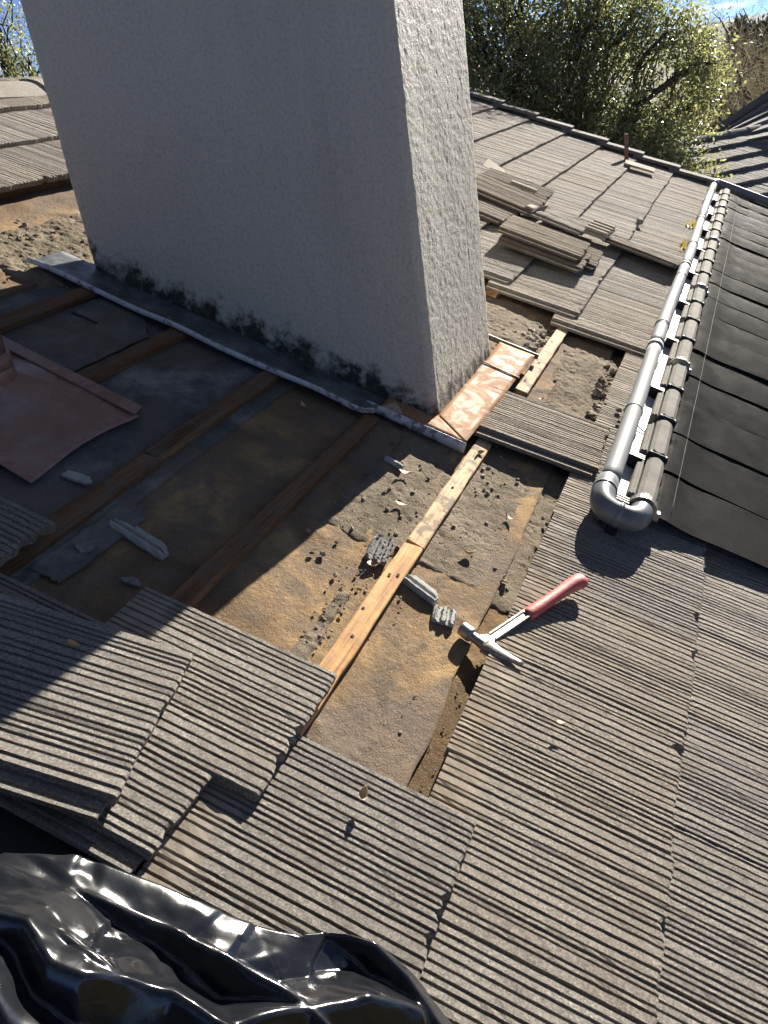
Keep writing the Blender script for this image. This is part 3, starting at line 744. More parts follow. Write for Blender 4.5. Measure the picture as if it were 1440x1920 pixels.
# pale upturned fragment with rail underside
mb = MB()
mb.box(0, .28, 0, .12, 0, .016)
for k in range(4): mb.box(.02 + k * .068, .045 + k * .068, .0, .125, .0163, .034, bev=.004)
obj('upturned_tile_piece', mb.mesh('upturned_tile_piece', M_BREAK), None, RM @ T(4.62, .305, .118) @ rz(-.05) @ rx(-.03), 'pale upturned tile piece showing its ribbed underside', 'tile fragment')
mb = MB(); mb.box(0, .035, 0, .16, 0, .022, bev=.004)
obj('pale_tile_sliver', mb.mesh('pale_tile_sliver', M_BREAK), None, RM @ T(5.02, .80, .125) @ rz(.05), 'pale narrow tile sliver on the dark tile by the chimney', 'tile fragment')
mb = MB(); mb.box(0, .30, 0, .045, 0, .05, bev=.004)
obj('broken_tile_end', mb.mesh('broken_tile_end', M_BREAK), None, RM @ T(4.64, .725, .085) @ rz(-.1) @ ry(.06), 'pale broken tile end standing on edge beside the half tile', 'tile fragment')
mb = MB(); mb.add([(0, 0, 0), (.16, .02, .01), (.18, .15, .035), (.02, .13, .02), (0, 0, .003), (.16, .02, .013), (.18, .15, .038), (.02, .13, .023)], [(3, 2, 1, 0), (4, 5, 6, 7), (0, 1, 5, 4), (1, 2, 6, 5), (2, 3, 7, 6), (3, 0, 4, 7)])
obj('bent_metal_scrap', mb.mesh('bent_metal_scrap', M_BREAK), None, RM @ T(5.2, 1.06, .105), 'bent bright metal scrap against the chimney edge', 'metal scrap')

# ------------------------------------------------------------------ fragments on the felt
def channel_frag(name, label, ln, wd, prof, u, y, w_, yaw, tilt=0, roll=0, mat=M_BREAK, seed=0, taper=1):
    """length of tile edge: ribbed profile swept along x with chipped ends"""
    rn = random.Random(seed); n = 14; k = len(prof); V = []
    for i in range(n + 1):
        t = i / n
        for j, (a, b) in enumerate(prof):
            # tapering, chipped outline
            tap = 1 - taper * (max(0, (t - .72) / .28) ** 2 * .7 + max(0, (.12 - t) / .12) * .35)
            V.append((t * ln + rn.uniform(-.002, .002), (a if a < wd * .5 else wd * .0 + a * tap) + rn.uniform(-.0015, .0015), b))
        for j, (a, b) in enumerate(prof[::-1]):
            tap = 1 - taper * (max(0, (t - .72) / .28) ** 2 * .7 + max(0, (.12 - t) / .12) * .35)
            V.append((t * ln, (a if a < wd * .5 else a * tap), 0))
    F = []; q = 2 * k
    for i in range(n):
        for j in range(q): F.append((i * q + j, i * q + (j + 1) % q, (i + 1) * q + (j + 1) % q, (i + 1) * q + j))
    F.append(tuple(range(q))[::-1]); F.append(tuple(n * q + j for j in range(q)))
    return obj(name, make_mesh(name, np.array(V), [f[::-1] for f in F], mat), None, RM @ T(u, y, w_) @ rz(yaw) @ rx(roll) @ ry(tilt), label, 'tile fragment')
def flake(name, label, ln, wd, th, u, y, w_, yaw, mat, seed, tilt=0):
    rn = random.Random(seed); n = 8; P = []
    for i in range(n):
        a = 2 * math.pi * i / n; r_ = rn.uniform(.55, 1.15); P.append((math.cos(a) * ln / 2 * r_, math.sin(a) * wd / 2 * r_))
    V = [(x, yv, 0) for x, yv in P] + [(x * .96, yv * .96, th * rn.uniform(.7, 1)) for x, yv in P] + [(0, 0, th * 1.05)]
    F = [tuple(range(n))[::-1]] + [(i, (i + 1) % n, n + (i + 1) % n, n + i) for i in range(n)] + [(n + i, n + (i + 1) % n, 2 * n) for i in range(n)]
    return obj(name, make_mesh(name, np.array(V), F, mat), None, RM @ T(u, y, w_) @ rz(yaw) @ rx(tilt), label, 'tile fragment')
PF = [(0, .006), (.004, .013), (.009, .013), (.012, .006), (.018, .005), (.022, .012), (.027, .012), (.031, .004), (.045, .003)]
m = Mat('grey_fragment', .9, .25); m.color(m.ramp(m.noise(50, 4, .7), [(.3, (.26, .26, .24)), (.7, (.40, .39, .36))])); m.bump(m.noise(220, 3), .5, .003); M_GFRAG = m.m
channel_frag('tile_edge_fragment', 'grey channelled tile sliver lying in the chimney shadow', .15, .045, PF, 1.20, .812, .008, rad(-97), mat=M_GFRAG, seed=1)
channel_frag('tile_edge_fragment', 'grey channelled sliver poking out under the orange batten', .098, .045, PF, 1.468, .222, .008, rad(-107), mat=M_GFRAG, seed=2)
PR = [(0, .004), (.004, .012), (.010, .012), (.014, .005), (.019, .005), (.023, .012), (.030, .012), (.034, .005), (.040, .005), (.046, .012), (.052, .008)]
channel_frag('tile_rib_fragment', 'small ribbed tile fragment beside the hammer head', .050, .052, PR, 1.400, .064, .008, rad(12), mat=M_GFRAG, seed=3, taper=.1)
channel_frag('dark_ribbed_fragment', 'dark ribbed tile fragment left of the orange batten', .085, .052, PR, 1.488, .268, .010, rad(8), tilt=-.12, mat=M_OLD, seed=5, taper=.2)
flake('tile_flake', 'pointed tile flake just below the vent flashing', .085, .030, .008, 1.285, .965, .014, rad(-80), M_GFRAG, 6, .2)
flake('tile_flake', 'flat grey flake in the shade near the dark batten', .058, .030, .007, 1.09, .67, .009, rad(-75), M_OLD, 7)
flake('tile_flake', 'dull flat flake beside the long lap line', .05, .026, .006, 1.105, .80, .014, rad(-70), M_OLD, 8)
channel_frag('tile_sliver', 'small bright-edged sliver at the shadow boundary below the flashing', .06, .02, [(0, .003), (.005, .012), (.012, .012), (.02, .004)], 1.905, .445, .010, rad(-100), mat=M_GFRAG, seed=9)
def strip(label, u, y, w_, ln, yaw, roll):
    mb = MB(); mb.box(-.011, .011, 0, ln, 0, .0018)
    e = obj('perforated_strip', mb.mesh('perforated_strip', M_STRIP), None, RM @ T(u, y, w_) @ rz(yaw) @ ry(roll), label, 'metal strip', 'perforated metal strips')
    for k in range(6):
        mb = MB(); mb.tube([(0, ln * (k + .6) / 6.5, .0019), (0, ln * (k + .6) / 6.5, .0022)], .0028, 8); obj('punched_hole', mb.mesh('punched_hole', M_RUB), e)
strip('perforated metal strip in front of the lone ribbed tile', 2.258, -.06, .035, .165, .02, -.25)
strip('perforated metal strip under the farther tiles by the pipe', 3.435, -.065, .033, .18, .02, -.2)

# ------------------------------------------------------------------ dried mortar and dirt
def dirt(name, label, u0, u1, y0, y1, thick, seed, thr=.42, res=.005, fall=.06, lumps=1.0, bias=None):
    nx = int((u1 - u0) / res); ny = int((y1 - y0) / res)
    U, Y = np.meshgrid(np.linspace(u0, u1, nx), np.linspace(y0, y1, ny), indexing='ij')
    edge = np.minimum(np.minimum(U - u0, u1 - U), np.minimum(Y - y0, y1 - Y)) / fall
    n1 = fbm(U * 6, Y * 6, seed, 4); n2 = fbm(U * 26, Y * 26, seed + 3, 4, .6); n3 = fbm(U * 70, Y * 70, seed + 5, 3, .6)
    mask = np.clip(edge, 0, 1) * .55 + n1 * .6 + (n2 - .5) * .25 - thr - .25
    if bias is not None: mask = mask + bias(U, Y)
    cr_ = np.abs(2 * fbm(U * 9 + 4, Y * 14, seed + 8, 3) - 1)
    H = sstep(-.02, .30, mask) * (thick * .45 + thick * .9 * (n2 - .35) * lumps + thick * .5 * (n3 - .5) * lumps) - .004 * sstep(.03, .0, cr_) * (mask > 0)
    Z = -.005 + .008 * sstep(-.03, .16, mask) + H
    keep = (mask > -.03)
    F = grid(nx, ny); kf = keep.ravel()[F].any(1); F = F[kf]
    V = np.stack([U, Y, Z], -1).reshape(-1, 3)
    used = np.unique(F); remap = np.zeros(len(V), dtype=np.int64); remap[used] = np.arange(len(used))
    o = obj(name, make_mesh(name, V[used], remap[F], M_DIRT, True), None, RM, label, 'dirt', kind='stuff'); return o
dirt('mortar_dirt', 'crumbled mortar and dirt on the felt below the flashing corner', 1.52, 2.30, -.07, .50, .006, 11, thr=.27)
dirt('mortar_dirt', 'cracked mortar bed between the farther batten and the pipe', 2.62, 3.36, -.075, .20, .014, 12, thr=.24, lumps=.8)
dirt('mortar_dirt', 'crumbled mortar left of the chimney in the sun', 1.95, 2.62, 1.60, 2.04, .016, 13, thr=.27)
dirt('mortar_dirt', 'loose dirt on the far felt beside the chimney', 2.90, 3.45, .26, .60, .009, 14, thr=.36)
dirt('mortar_dirt', 'thin dark dirt trail along the orange batten', 1.05, 1.62, .262, .35, .007, 15, thr=.43, fall=.035)
def crumbs(label, spots, seed, mat=M_CRUMB):
    rn = random.Random(seed); mb = MB()
    for (u, y, su, sy, n, r0, r1, wz) in spots:
        for i in range(n):
            uu = rn.gauss(u, su); yv = rn.gauss(y, sy); r_ = r0 + (r1 - r0) * rn.random() ** 3
            mb.rock((uu, yv, wz + r_ * .35), r_, rn.random(), (1, 1, .65))
    obj('mortar_crumbs', mb.mesh('mortar_crumbs', mat), None, RM, label, 'rubble', kind='stuff')
crumbs('small mortar crumbs scattered over the felt', [(1.95, .15, .20, .13, 190, .0015, .009, .006), (1.65, .33, .12, .07, 90, .0015, .009, .006), (1.4, .30, .16, .016, 150, .001, .005, .005), (1.35, .12, .2, .09, 60, .001, .005, .005), (1.2, -.02, .2, .03, 70, .001, .004, .004)], 1)
crumbs('heaped mortar rubble in the gutter beside the pipe', [(2.86, -.045, .12, .022, 190, .004, .024, .012), (3.05, -.03, .10, .02, 90, .003, .018, .012), (2.20, -.055, .03, .02, 60, .003, .014, .02), (3.42, -.09, .03, .03, 60, .003, .014, .03), (2.75, -.11, .06, .03, 14, .006, .014, .055)], 2)
crumbs('mortar crumbs in the sunny patch left of the chimney', [(2.2, 1.85, .14, .10, 160, .002, .014, .008)], 3)
crumbs('pale mortar chips on the far felt beside the batten', [(3.19, .32, .09, .035, 60, .003, .016, .006), (3.1, .42, .15, .08, 40, .002, .010, .004)], 4, M_BREAK)

# ------------------------------------------------------------------ dry leaves
def leaf_mesh(ln, wd, curl, seed):
    rn = random.Random(seed); V = []; F = []; n = 7
    for i in range(n + 1):
        t = i / n; h = math.sin(math.pi * t ** .85) ** .8 * wd / 2 + .0002
        z = curl * ln * (t - .5) ** 2 * 2
        V += [(t * ln, -h, z + h * .55 * curl), (t * ln, 0, z - .001), (t * ln, h, z + h * .55 * curl)]
    for i in range(n):
        for k in (0, 1): F.append((i * 3 + k, i * 3 + k + 1, i * 3 + 4 + k, i * 3 + 3 + k))
    return V, F
def leaf(label, u, y, w_, yaw, ln=.032, wd=.015, curl=.6, mat=M_DRYLEAF, roll=0, seed=0, group=None):
    V, F = leaf_mesh(ln, wd, curl, seed)
    o = obj('dry_leaf', make_mesh('dry_leaf', np.array(V), F, mat, True), None, RM @ T(u, y, w_) @ rz(yaw) @ rx(roll), label, 'leaf', group)
    s = o.modifiers.new('thickness', 'SOLIDIFY'); s.thickness = .0006
leaf('yellow leaf on the skewed tile at the shadow edge', .828, .617, .099, rad(-90), .026, .010, .3, M_YELLEAF)
leaf('pale curled leaf on the nearest tile below the felt', .868, .066, .072, rad(-170), .030, .014, .8)
leaf('small leaf on the felt beside the hammer handle', 1.622, .006, .010, rad(30), .028, .016, .9, roll=.5)
leaf('brown upright leaf on the dirt above the hammer', 1.675, .098, .016, rad(120), .034, .018, .8, roll=.9)
leaf('tiny pale leaf on the right foreground tiles', 1.212, -.192, .072, rad(-70), .020, .010, .3)
leaf('leaf lying in shade just below the white hem', 2.075, 1.105, .012, rad(20), .03, .016, .7, roll=.4)
leaf('leaf under the batten end in the chimney shadow', 1.98, .73, .010, rad(50), .028, .014, .6)
leaf('largest leaf on the dirt below the flashing', 1.87, .39, .016, rad(-60), .042, .016, .5)
leaf('pale leaf left of the orange batten', 1.46, .305, .012, rad(-40), .036, .02, .4)
leaf('thin leaf on the dirt right of the dirty batten', 1.905, .085, .014, rad(-120), .034, .011, .6)
leaf('pale leaf in the middle of the dirt left of the dirty batten', 1.735, .345, .014, rad(-80), .034, .013, .4)
leaf('leaf fallen on the dirty batten', 2.12, .243, .028, rad(-30), .03, .014, .9, M_DRYLEAF, roll=.8)
leaf('leaf beside the cracked mortar bed', 2.66, .17, .014, rad(-20), .034, .012, .5)

# ------------------------------------------------------------------ hammer
def hammer():
    d = Vector((.305, -.138, .050)); L_ = d.length; d.normalize()
    yaw = math.atan2(d.y, d.x); pit = math.asin(d.z)
    h = empty('claw_hammer', 'steel claw hammer with red grip, its handle resting on the tiles', 'hammer', RM @ T(1.366, -.008, .034) @ rz(yaw) @ ry(-pit) @ rx(rad(-7)) @ Matrix.Scale(.965, 4))
    # head: axis along local y (+y = striking face)
    mb = MB()
    P = []; Rr = []
    for y, r_ in ((.064, .0135), (.063, .0158), (.060, .0165), (.036, .0165), (.034, .0155), (.030, .0112), (.018, .0108), (.0, .0125), (-.012, .012)):
        P.append((0, y, 0)); Rr.append(r_)
    mb.tube(P, Rr, 24); obj('head', mb.mesh('head', M_STEEL, False), h)
    mb = MB()
    for s in (-1, 1):
        pts = []; rr = []
        for i in range(11):
            t = i / 10
            pts.append((.016 * t ** 1.9 + .002, -.006 - .092 * t, s * (.0052 + .004 * t))); rr.append((.0195 * (1 - t) ** 1.1 + .0065 * t) * (1 if t < .95 else .7))
        mb.tube(pts, rr, 12, sx=1.0, sy=.42)
    obj('claw', mb.mesh('claw', M_STEEL, True), h)
    # shank: flat forged bar with a sunk panel
    mb = MB()
    def bar(x0, x1, w0, w1, t0, t1):
        V = []
        for x, w_, t in ((x0, w0, t0), (x1, w1, t1)):
            b = .002
            V += [(x, -w_, -t + b), (x, -w_ + b, -t), (x, w_ - b, -t), (x, w_, -t + b), (x, w_, t - b), (x, w_ - b, t), (x, -w_ + b, t), (x, -w_, t - b)]
        return V, [tuple(range(8)), tuple(range(15, 7, -1))] + [(k, 8 + k, 8 + (k + 1) % 8, (k + 1) % 8) for k in range(8)]
    mb.add(*bar(.004, .026, .021, .0125, .0105, .0075)); mb.add(*bar(.026, .158, .0125, .0115, .0062, .0062))
    # raised border round the sunk panel, both faces
    for z0, z1 in ((.0063, .0082), (-.0082, -.0063)):
        mb.box(.030, .157, .0072, .0118, z0, z1); mb.box(.030, .157, -.0118, -.0072, z0, z1); mb.box(.146, .157, -.0071, .0071, z0, z1)
    obj('shank', mb.mesh('shank', M_STEEL), h)
    mb = MB(); P = []; Rr = []
    for x, r_ in ((.150, .0135), (.153, .0152), (.16, .0160), (.19, .0152), (.23, .0145), (.27, .0150), (.30, .0166), (.325, .0188), (.343, .0200), (.353, .0190), (.358, .0150), (.3595, .009)):
        P.append((x, -.001 - .006 * max(0, (x - .30) / .06) ** 2, 0)); Rr.append(r_)
    mb.tube(P, Rr, 24, sx=1.08, sy=.80); g = obj('grip', mb.mesh('grip', M_GRIP, True), h)
    mb = MB(); mb.tube([(.349, -.004, .0155), (.349, -.004, .0163)], .002, 8); obj('lanyard_hole', mb.mesh('lanyard_hole', M_RUB), g)
hammer()

# ------------------------------------------------------------------ bin bag: film hanging in broad folds from a few crests
def bag():
    outl = [(.44, .62), (.445, .50), (.460, .420), (.475, .400), (.516, .336), (.535, .253), (.560, .144), (.585, .046), (.610, .012), (.634, -.046), (.626, -.119), (.603, -.177), (.545, -.310), (.46, -.46)]
    oy = np.array([p[1] for p in outl])[::-1]; ou = np.array([p[0] for p in outl])[::-1]
    nx, ny = 175, 275                          # rows follow the hem of the film
    s_, t_ = np.meshgrid(np.linspace(0, 1, nx), np.linspace(0, 1, ny), indexing='ij')
    Y = -.42 + 1.04 * t_; lim = np.interp(Y, oy, ou) + (fbm(Y * 16, Y * 0, 71, 3) - .5) * .010; U = -.02 + (lim + .02) * s_
    Uw = U + (fbm(U * 5, Y * 5, 51, 2) - .5) * .024; Yw = Y + (fbm(U * 5 + 9, Y * 5, 57, 2) - .5) * .03
    def poly(P):
        D = np.full(U.shape, 9.0); A = np.zeros(U.shape); Sd = np.zeros(U.shape)
        for (a, b) in zip(P[:-1], P[1:]):
            ax, ay, aw = a; bx, by, bw = b; dx, dy = bx - ax, by - ay; l2 = dx * dx + dy * dy
            t = np.clip(((Uw - ax) * dx + (Yw - ay) * dy) / l2, 0, 1)
            d = np.hypot(Uw - ax - dx * t, Yw - ay - dy * t); side = np.sign((Uw - ax) * dy - (Yw - ay) * dx)
            k = d < D; D = np.where(k, d, D); A = np.where(k, aw + (bw - aw) * t, A); Sd = np.where(k, side, Sd)
        return D, A, Sd
    # fold crests (roof frame, metres) with the fall of the film on either side
    folds = [
        ([(.47, .50, .11), (.448, .390, .165), (.462, .292, .190), (.474, .178, .200), (.477, .092, .202), (.474, .013, .20), (.466, -.035, .19), (.445, -.15, .18), (.42, -.3, .14)], 1.2, 2.4),
        ([(.505, .10, .135), (.556, .051, .132), (.594, -.004, .132), (.604, -.052, .138), (.592, -.104, .140), (.574, -.157, .132), (.546, -.225, .12), (.50, -.33, .09)], 1.5, 1.1),
        ([(.37, .48, .19), (.388, .346, .222), (.379, .255, .250), (.374, .177, .252), (.399, .133, .242), (.397, .073, .240), (.387, -.023, .235), (.36, -.14, .21)], 1.3, 1.6),
        ([(.30, .46, .22), (.352, .363, .240), (.367, .294, .262), (.344, .244, .272), (.350, .207, .270), (.372, .175, .252)], 1.5, .9),
        ([(.529, .148, .118), (.525, .085, .128), (.552, .035, .12)], 1.4, 1.4),
        ([(.404, .074, .225), (.464, .008, .200), (.519, -.069, .18), (.556, -.135, .15)], 1.2, 1.2),
        ([(.30, .30, .27), (.26, .15, .27), (.24, -.05, .24)], .8, .8), ([(.15, .35, .22), (.12, .0, .22), (.15, -.25, .16)], .6, .6)]
    H = np.full(U.shape, 0.0)
    for P, s1, s2 in folds:
        D, A, Sd = poly(P); H = np.maximum(H, A - np.where(Sd > 0, s1, s2) * (np.sqrt(D * D + .000008) - .0028) + .5 * np.clip(D - .08, 0, 1))
    ins = lim - U
    H = H + (fbm(U * 13, Y * 9, 83, 3) - .5) * .022 * sstep(0, .05, ins)
    H = np.maximum(H, .080 + .05 * sstep(0, .25, ins))
    # long pulls running off the crests, and short sharp creases
    rn = random.Random(4)
    for i in range(52):
        cu, cy_ = rn.uniform(.15, .62), rn.uniform(-.30, .48); a = rn.gauss(1.75, .45) if i % 3 else rn.uniform(0, 3.1); ln_ = rn.uniform(.05, .14); amp = rn.uniform(.002, .006)
        dx, dy = math.cos(a), math.sin(a); t = (Uw - cu) * dx + (Yw - cy_) * dy; d = -(Uw - cu) * dy + (Yw - cy_) * dx
        prof_ = np.where(d > 0, np.clip(1 - d / (amp * 6), 0, 1), np.clip(1 + d / (amp * 2.2), 0, 1))
        H = H + amp * prof_ * np.clip(1 - (t / ln_) ** 2, 0, 1) * rn.choice((1, 1, -.7))
    H = np.where(ins < .014, np.minimum(H, .079 + np.clip(ins, 0, 1)), H)
    F = grid(nx, ny); V = np.stack([U, Y, H], -1).reshape(-1, 3)
    obj('rubbish_bag', make_mesh('rubbish_bag', V, F, M_BAG, True), None, RM, 'crumpled glossy black plastic rubbish bag in the near left corner', 'bag')
bag()

# ------------------------------------------------------------------ small things by the verge
up_r = RI.to_3x3() @ Vector((0, 0, 1))
mb = MB(); mb.box(-.015, .015, -.017, .017, -.04, .205, bev=.003)
obj('wooden_post', mb.mesh('wooden_post', M_LUMBER), None, T(*(RM @ Vector((7.66, .600, .06)))) @ rz(.15), 'short brown post standing up at the far roof edge', 'post')
mb = MB(); mb.add([(0, 0, 0), (.16, .02, 0), (.17, -.22, .0), (.03, -.24, 0), (0, 0, .016), (.16, .02, .018), (.17, -.22, .02), (.03, -.24, .014)], [(3, 2, 1, 0), (4, 5, 6, 7), (0, 1, 5, 4), (1, 2, 6, 5), (2, 3, 7, 6), (3, 0, 4, 7)])
obj('pale_wood_scrap', mb.mesh('pale_wood_scrap', M_BREAK), None, RM @ T(7.34, .575, .074) @ rx(-.05), 'pale flat scrap beside the short brown post', 'scrap')
mb = MB(); mb.box(0, .05, 0, .035, 0, .03, bev=.006)
obj('mortar_lump', mb.mesh('mortar_lump', M_OLD), None, RM @ T(5.55, .19, .066) @ rz(.3), 'small square lump on the far tiles left of the pipe', 'lump')
def weed(label, u, y, n, seed):
    rn = random.Random(seed); V = []; F = []
    for i in range(n):
        a = rn.uniform(0, 6.28); l_ = rn.uniform(.012, .034); bx_, by_ = rn.gauss(0, .05), rn.gauss(0, .016)
        dx, dy = math.cos(a) * l_ * .6, math.sin(a) * l_ * .6; px, py_ = -math.sin(a) * .006, math.cos(a) * .006; b = len(V)
        V += [(bx_ - px, by_ - py_, 0), (bx_ + px, by_ + py_, 0), (bx_ + dx * .6 + px, by_ + dy * .6 + py_, l_ * .8), (bx_ + dx, by_ + dy, l_)]
        F.append((b, b + 1, b + 2, b + 3))
    F.append(tuple(4 * i for i in range(n))) if n > 2 else None
    obj('weed', make_mesh('weed', np.array(V), F, M_YW), None, RM @ T(u, y, .068), label, 'weed', 'weeds along the pipe')
M_YW = leafmat('weed_leaf', (.24, .20, .07), (.36, .30, .12), .6, .3)
weed('yellow-green weed beside the pipe next to the propped tile', 5.42, -.085, 26, 1)
weed('yellow-green weed farther up along the pipe', 6.1, -.080, 22, 2)
#PART4
# ================================================================== trees
def leaf_cloud(centres, n_each, spread, ln, wd, seed, droop=.5):
    r = np.random.default_rng(seed)
    Cn = np.repeat(np.array(centres), n_each, 0); n = len(Cn)
    P = Cn + r.normal(0, 1, (n, 3)) * spread
    d = r.normal(0, 1, (n, 3)); d[:, 2] -= droop; d /= np.linalg.norm(d, axis=1)[:, None]
    q = r.normal(0, 1, (n, 3)); s = np.cross(d, q); s /= np.linalg.norm(s, axis=1)[:, None]
    l_ = (ln * r.uniform(.6, 1.25, n))[:, None]; w_ = (wd * r.uniform(.7, 1.2, n))[:, None]
    nn = np.cross(s, d)
    V = np.stack([P, P + d * l_ * .45 + s * w_ / 2 + nn * w_ * .15, P + d * l_, P + d * l_ * .45 - s * w_ / 2 + nn * w_ * .15], 1).reshape(-1, 3)
    F = np.arange(n * 4).reshape(n, 4)
    return V, F
def limb(mb, a, b, r0, r1, seed, wob=.06, n=6):
    rn = random.Random(seed); a = Vector(a); b = Vector(b); L_ = (b - a).length; P = []
    for i in range(n + 1):
        t = i / n; o = Vector((rn.gauss(0, 1), rn.gauss(0, 1), rn.gauss(0, 1))) * wob * L_ * (1 if 0 < i < n else 0) * .6
        P.append(a.lerp(b, t) + o + Vector((0, 0, .08 * L_ * math.sin(math.pi * t))))
    mb.tube(P, [r0 + (r1 - r0) * i / n for i in range(n + 1)], 7); return P
def broadleaf(name, label, foot, blobs, nclus, nleaf, ln, wd, seed, trunk_top, mat=M_LEAF, group=None, spread=.16):
    """foot, blob centres and trunk top in metres from the foot"""
    rn = random.Random(seed); t = empty(name, label, 'tree', T(*foot), group)
    mb = MB(); limb(mb, (0, 0, 0), trunk_top, .22, .13, seed, .05, 8)
    cents = []; wsum = sum(b[3] ** 2 for b in blobs)
    for bi, (x, y, z, r_) in enumerate(blobs):
        P = limb(mb, trunk_top, (x, y, z), .075, .022, seed + bi * 7, .10, 7)
        k = max(3, int(nclus * r_ ** 2 / wsum))
        for i in range(k):
            v = Vector((rn.gauss(0, 1), rn.gauss(0, 1), rn.gauss(0, .9))); v = v.normalized() * r_ * (rn.random() ** .45)
            c_ = Vector((x, y, z)) + v; cents.append(tuple(c_))
            if i % 3 == 0:
                st = P[rn.randint(3, 7)]; limb(mb, st, c_, .014, .004, seed + i + bi * 100, .10, 4)
    obj('trunk', mb.mesh('trunk', M_BARK, True), t)
    V, F = leaf_cloud(cents, nleaf, spread, ln, wd, seed)
    obj('crown', make_mesh('crown', V, F, mat), t)
    return t
GZ = -4.6
F0 = Vector((12.6, 1.7, GZ))
bl = [(11.5, 3.1, 1.9, .8), (12.1, 2.4, 1.6, .75), (12.3, 1.75, 1.45, .75), (12.4, 1.1, 1.5, .70), (12.0, .62, 1.25, .52), (12.0, .28, .85, .40), (11.6, .05, .85, .22), (12.0, .30, .42, .38),
      (11.2, 2.6, 1.0, .75), (11.7, 2.1, .75, .75), (11.8, 1.55, .55, .72), (11.7, 1.05, .30, .62), (11.4, .66, .05, .45), (11.1, .34, -.22, .33), (10.9, .12, -.36, .20),
      (11.6, 3.6, 1.2, .9), (11.9, 2.3, -.1, .8), (11.9, 1.4, -.4, .7), (12.0, 2.8, 2.8, .8), (12.4, 1.6, 2.5, .7), (12.2, 3.9, 2.3, .8)]
bl = [(x - F0.x, y - F0.y, z - F0.z, r_) for x, y, z, r_ in bl]
broadleaf('evergreen_tree', 'large glossy-leaved evergreen tree just beyond the far roof edge', F0, bl, 1850, 40, .064, .029, 21, (-.4, .2, 3.6), spread=.115)
F1 = Vector((9.9, 8.4, GZ)); bl = [(9.5, 8.5, 2.5, .5), (9.5, 8.1, 2.0, .45), (9.2, 7.6, 1.6, .55), (9.6, 8.9, 3.0, .5), (9.4, 8.7, 1.7, .5), (9.9, 7.7, 2.6, .3)]
bl = [(x - F1.x, y - F1.y, z - F1.z, r_) for x, y, z, r_ in bl]
broadleaf('leafy_tree', 'small-leaved tree top showing above the ridge at the left edge', F1, bl, 200, 40, .055, .018, 33, (-.2, .1, 4.6), spread=.13)

# ================================================================== neighbouring roof
UPW = [(16.42, .19, -.33), (16.47, -1.44, .59), (14.52, .10, -.36), (14.51, -1.41, -.21)]
def neighbour():
    az = rad(-44); pit = rad(17)
    P0 = Vector((11.95, -.62, -.98)); NB = T(*P0) @ rz(az)
    h = empty('neighbour_house', 'lower wing roof of grey tiles beyond the collector at the right edge', 'house', NB)
    S = rx(pit)
    mb = MB(); mb.box(-2.7, 6.0, -.35, 2.52, -.10, -.01, m=S); obj('roof_deck', mb.mesh('roof_deck', M_FASCIA), h)
    mb = MB(); mb.box(-3.2, 5.6, .1, 4.4, -4.6, -.25); obj('wall', mb.mesh('wall', M_WALL), h)
    S2 = T(0, 2.52 * math.cos(pit), 2.52 * math.sin(pit)) @ rx(-pit)
    mb = MB(); mb.box(-3.6, 6.0, 0.02, 2.6, -.10, .03, m=S2); obj('rear_slope', mb.mesh('rear_slope', M_OLD), h)
    tm = []
    for v in range(3):
        mb = MB(); rn = random.Random(v + 40)
        n = 7; V = []; 
        for i in range(n): mb.box(i * .305 / n, (i + 1) * .305 / n - .006, 0, .41, .0, .040 + rn.uniform(-.003, .003))
        tm.append(mb.mesh('neighbour_tile', M_OLD))
    rn = random.Random(9)
    for k in range(7):
        u = -2.62 - (6 - k) * .26
        while u < 2.6:
            obj('roof_tile', tm[rn.randrange(3)], h, S @ T(u, -.32 + k * .40, .050 + rn.uniform(-.002, .004)) @ rx(-.115)); u += .307
    mb = MB(); mb.tube([(0, 0, 0), (.42, 0, .0)], [.10, .085], 12, sx=1, sy=.62); RC = mb.mesh('ridge_cap', M_OLD)
    tp = S @ Vector((0, 2.5, .05))
    for i in range(14): obj('ridge_cap', RC, h, T(-2.6 + i * .38, tp.y, tp.z))
    for k in range(7):
        a = S @ Vector((-2.62 - (6 - k) * .26, -.32 + k * .40, .09)); b = S @ Vector((-2.62 - (5.1 - k) * .26, -.32 + k * .40 + .36, .09))
        mb = MB(); mb.tube([a, b], [.095, .075], 10, sx=1, sy=.6); obj('hip_cap', mb.mesh('hip_cap', M_OLD), h)
    # higher wing behind, its verge climbing to the right
    inv = NB.inverted()
    A, B, D, E_ = [inv @ Vector(p) for p in UPW]
    mb = MB(); nrm = ((B - A).cross(D - A)).normalized()
    if nrm.z < 0: nrm = -nrm
    mb.add([A, B, E_, D, A - nrm * .12, B - nrm * .12, E_ - nrm * .12, D - nrm * .12], [(0, 1, 2, 3), (7, 6, 5, 4), (0, 4, 5, 1), (1, 5, 6, 2), (2, 6, 7, 3), (3, 7, 4, 0)])
    obj('upper_roof', mb.mesh('upper_roof', M_OLD), h)
    rows = 5; cols = 12
    for r_ in range(rows):
        for c_ in range(cols):
            q = lambda a, b: (A.lerp(B, a)).lerp(D.lerp(E_, a), b)
            a0, a1, b0, b1 = c_ / cols, (c_ + .97) / cols, r_ / rows, (r_ + 1.04) / rows
            P = [q(a0, b0) + nrm * .012, q(a1, b0) + nrm * .012, q(a1, b1) + nrm * .055, q(a0, b1) + nrm * .055]
            mb = MB(); mb.add([*P, *[p - nrm * .03 for p in P]], [(0, 1, 2, 3), (7, 6, 5, 4), (0, 4, 5, 1), (1, 5, 6, 2), (2, 6, 7, 3), (3, 7, 4, 0)])
            obj('roof_tile', mb.mesh('upper_tile', M_OLD), h)
    mb = MB(); mb.tube([A + nrm * .05, B + nrm * .05], .09, 8); obj('verge', mb.mesh('verge', M_RAKE), h)
neighbour()

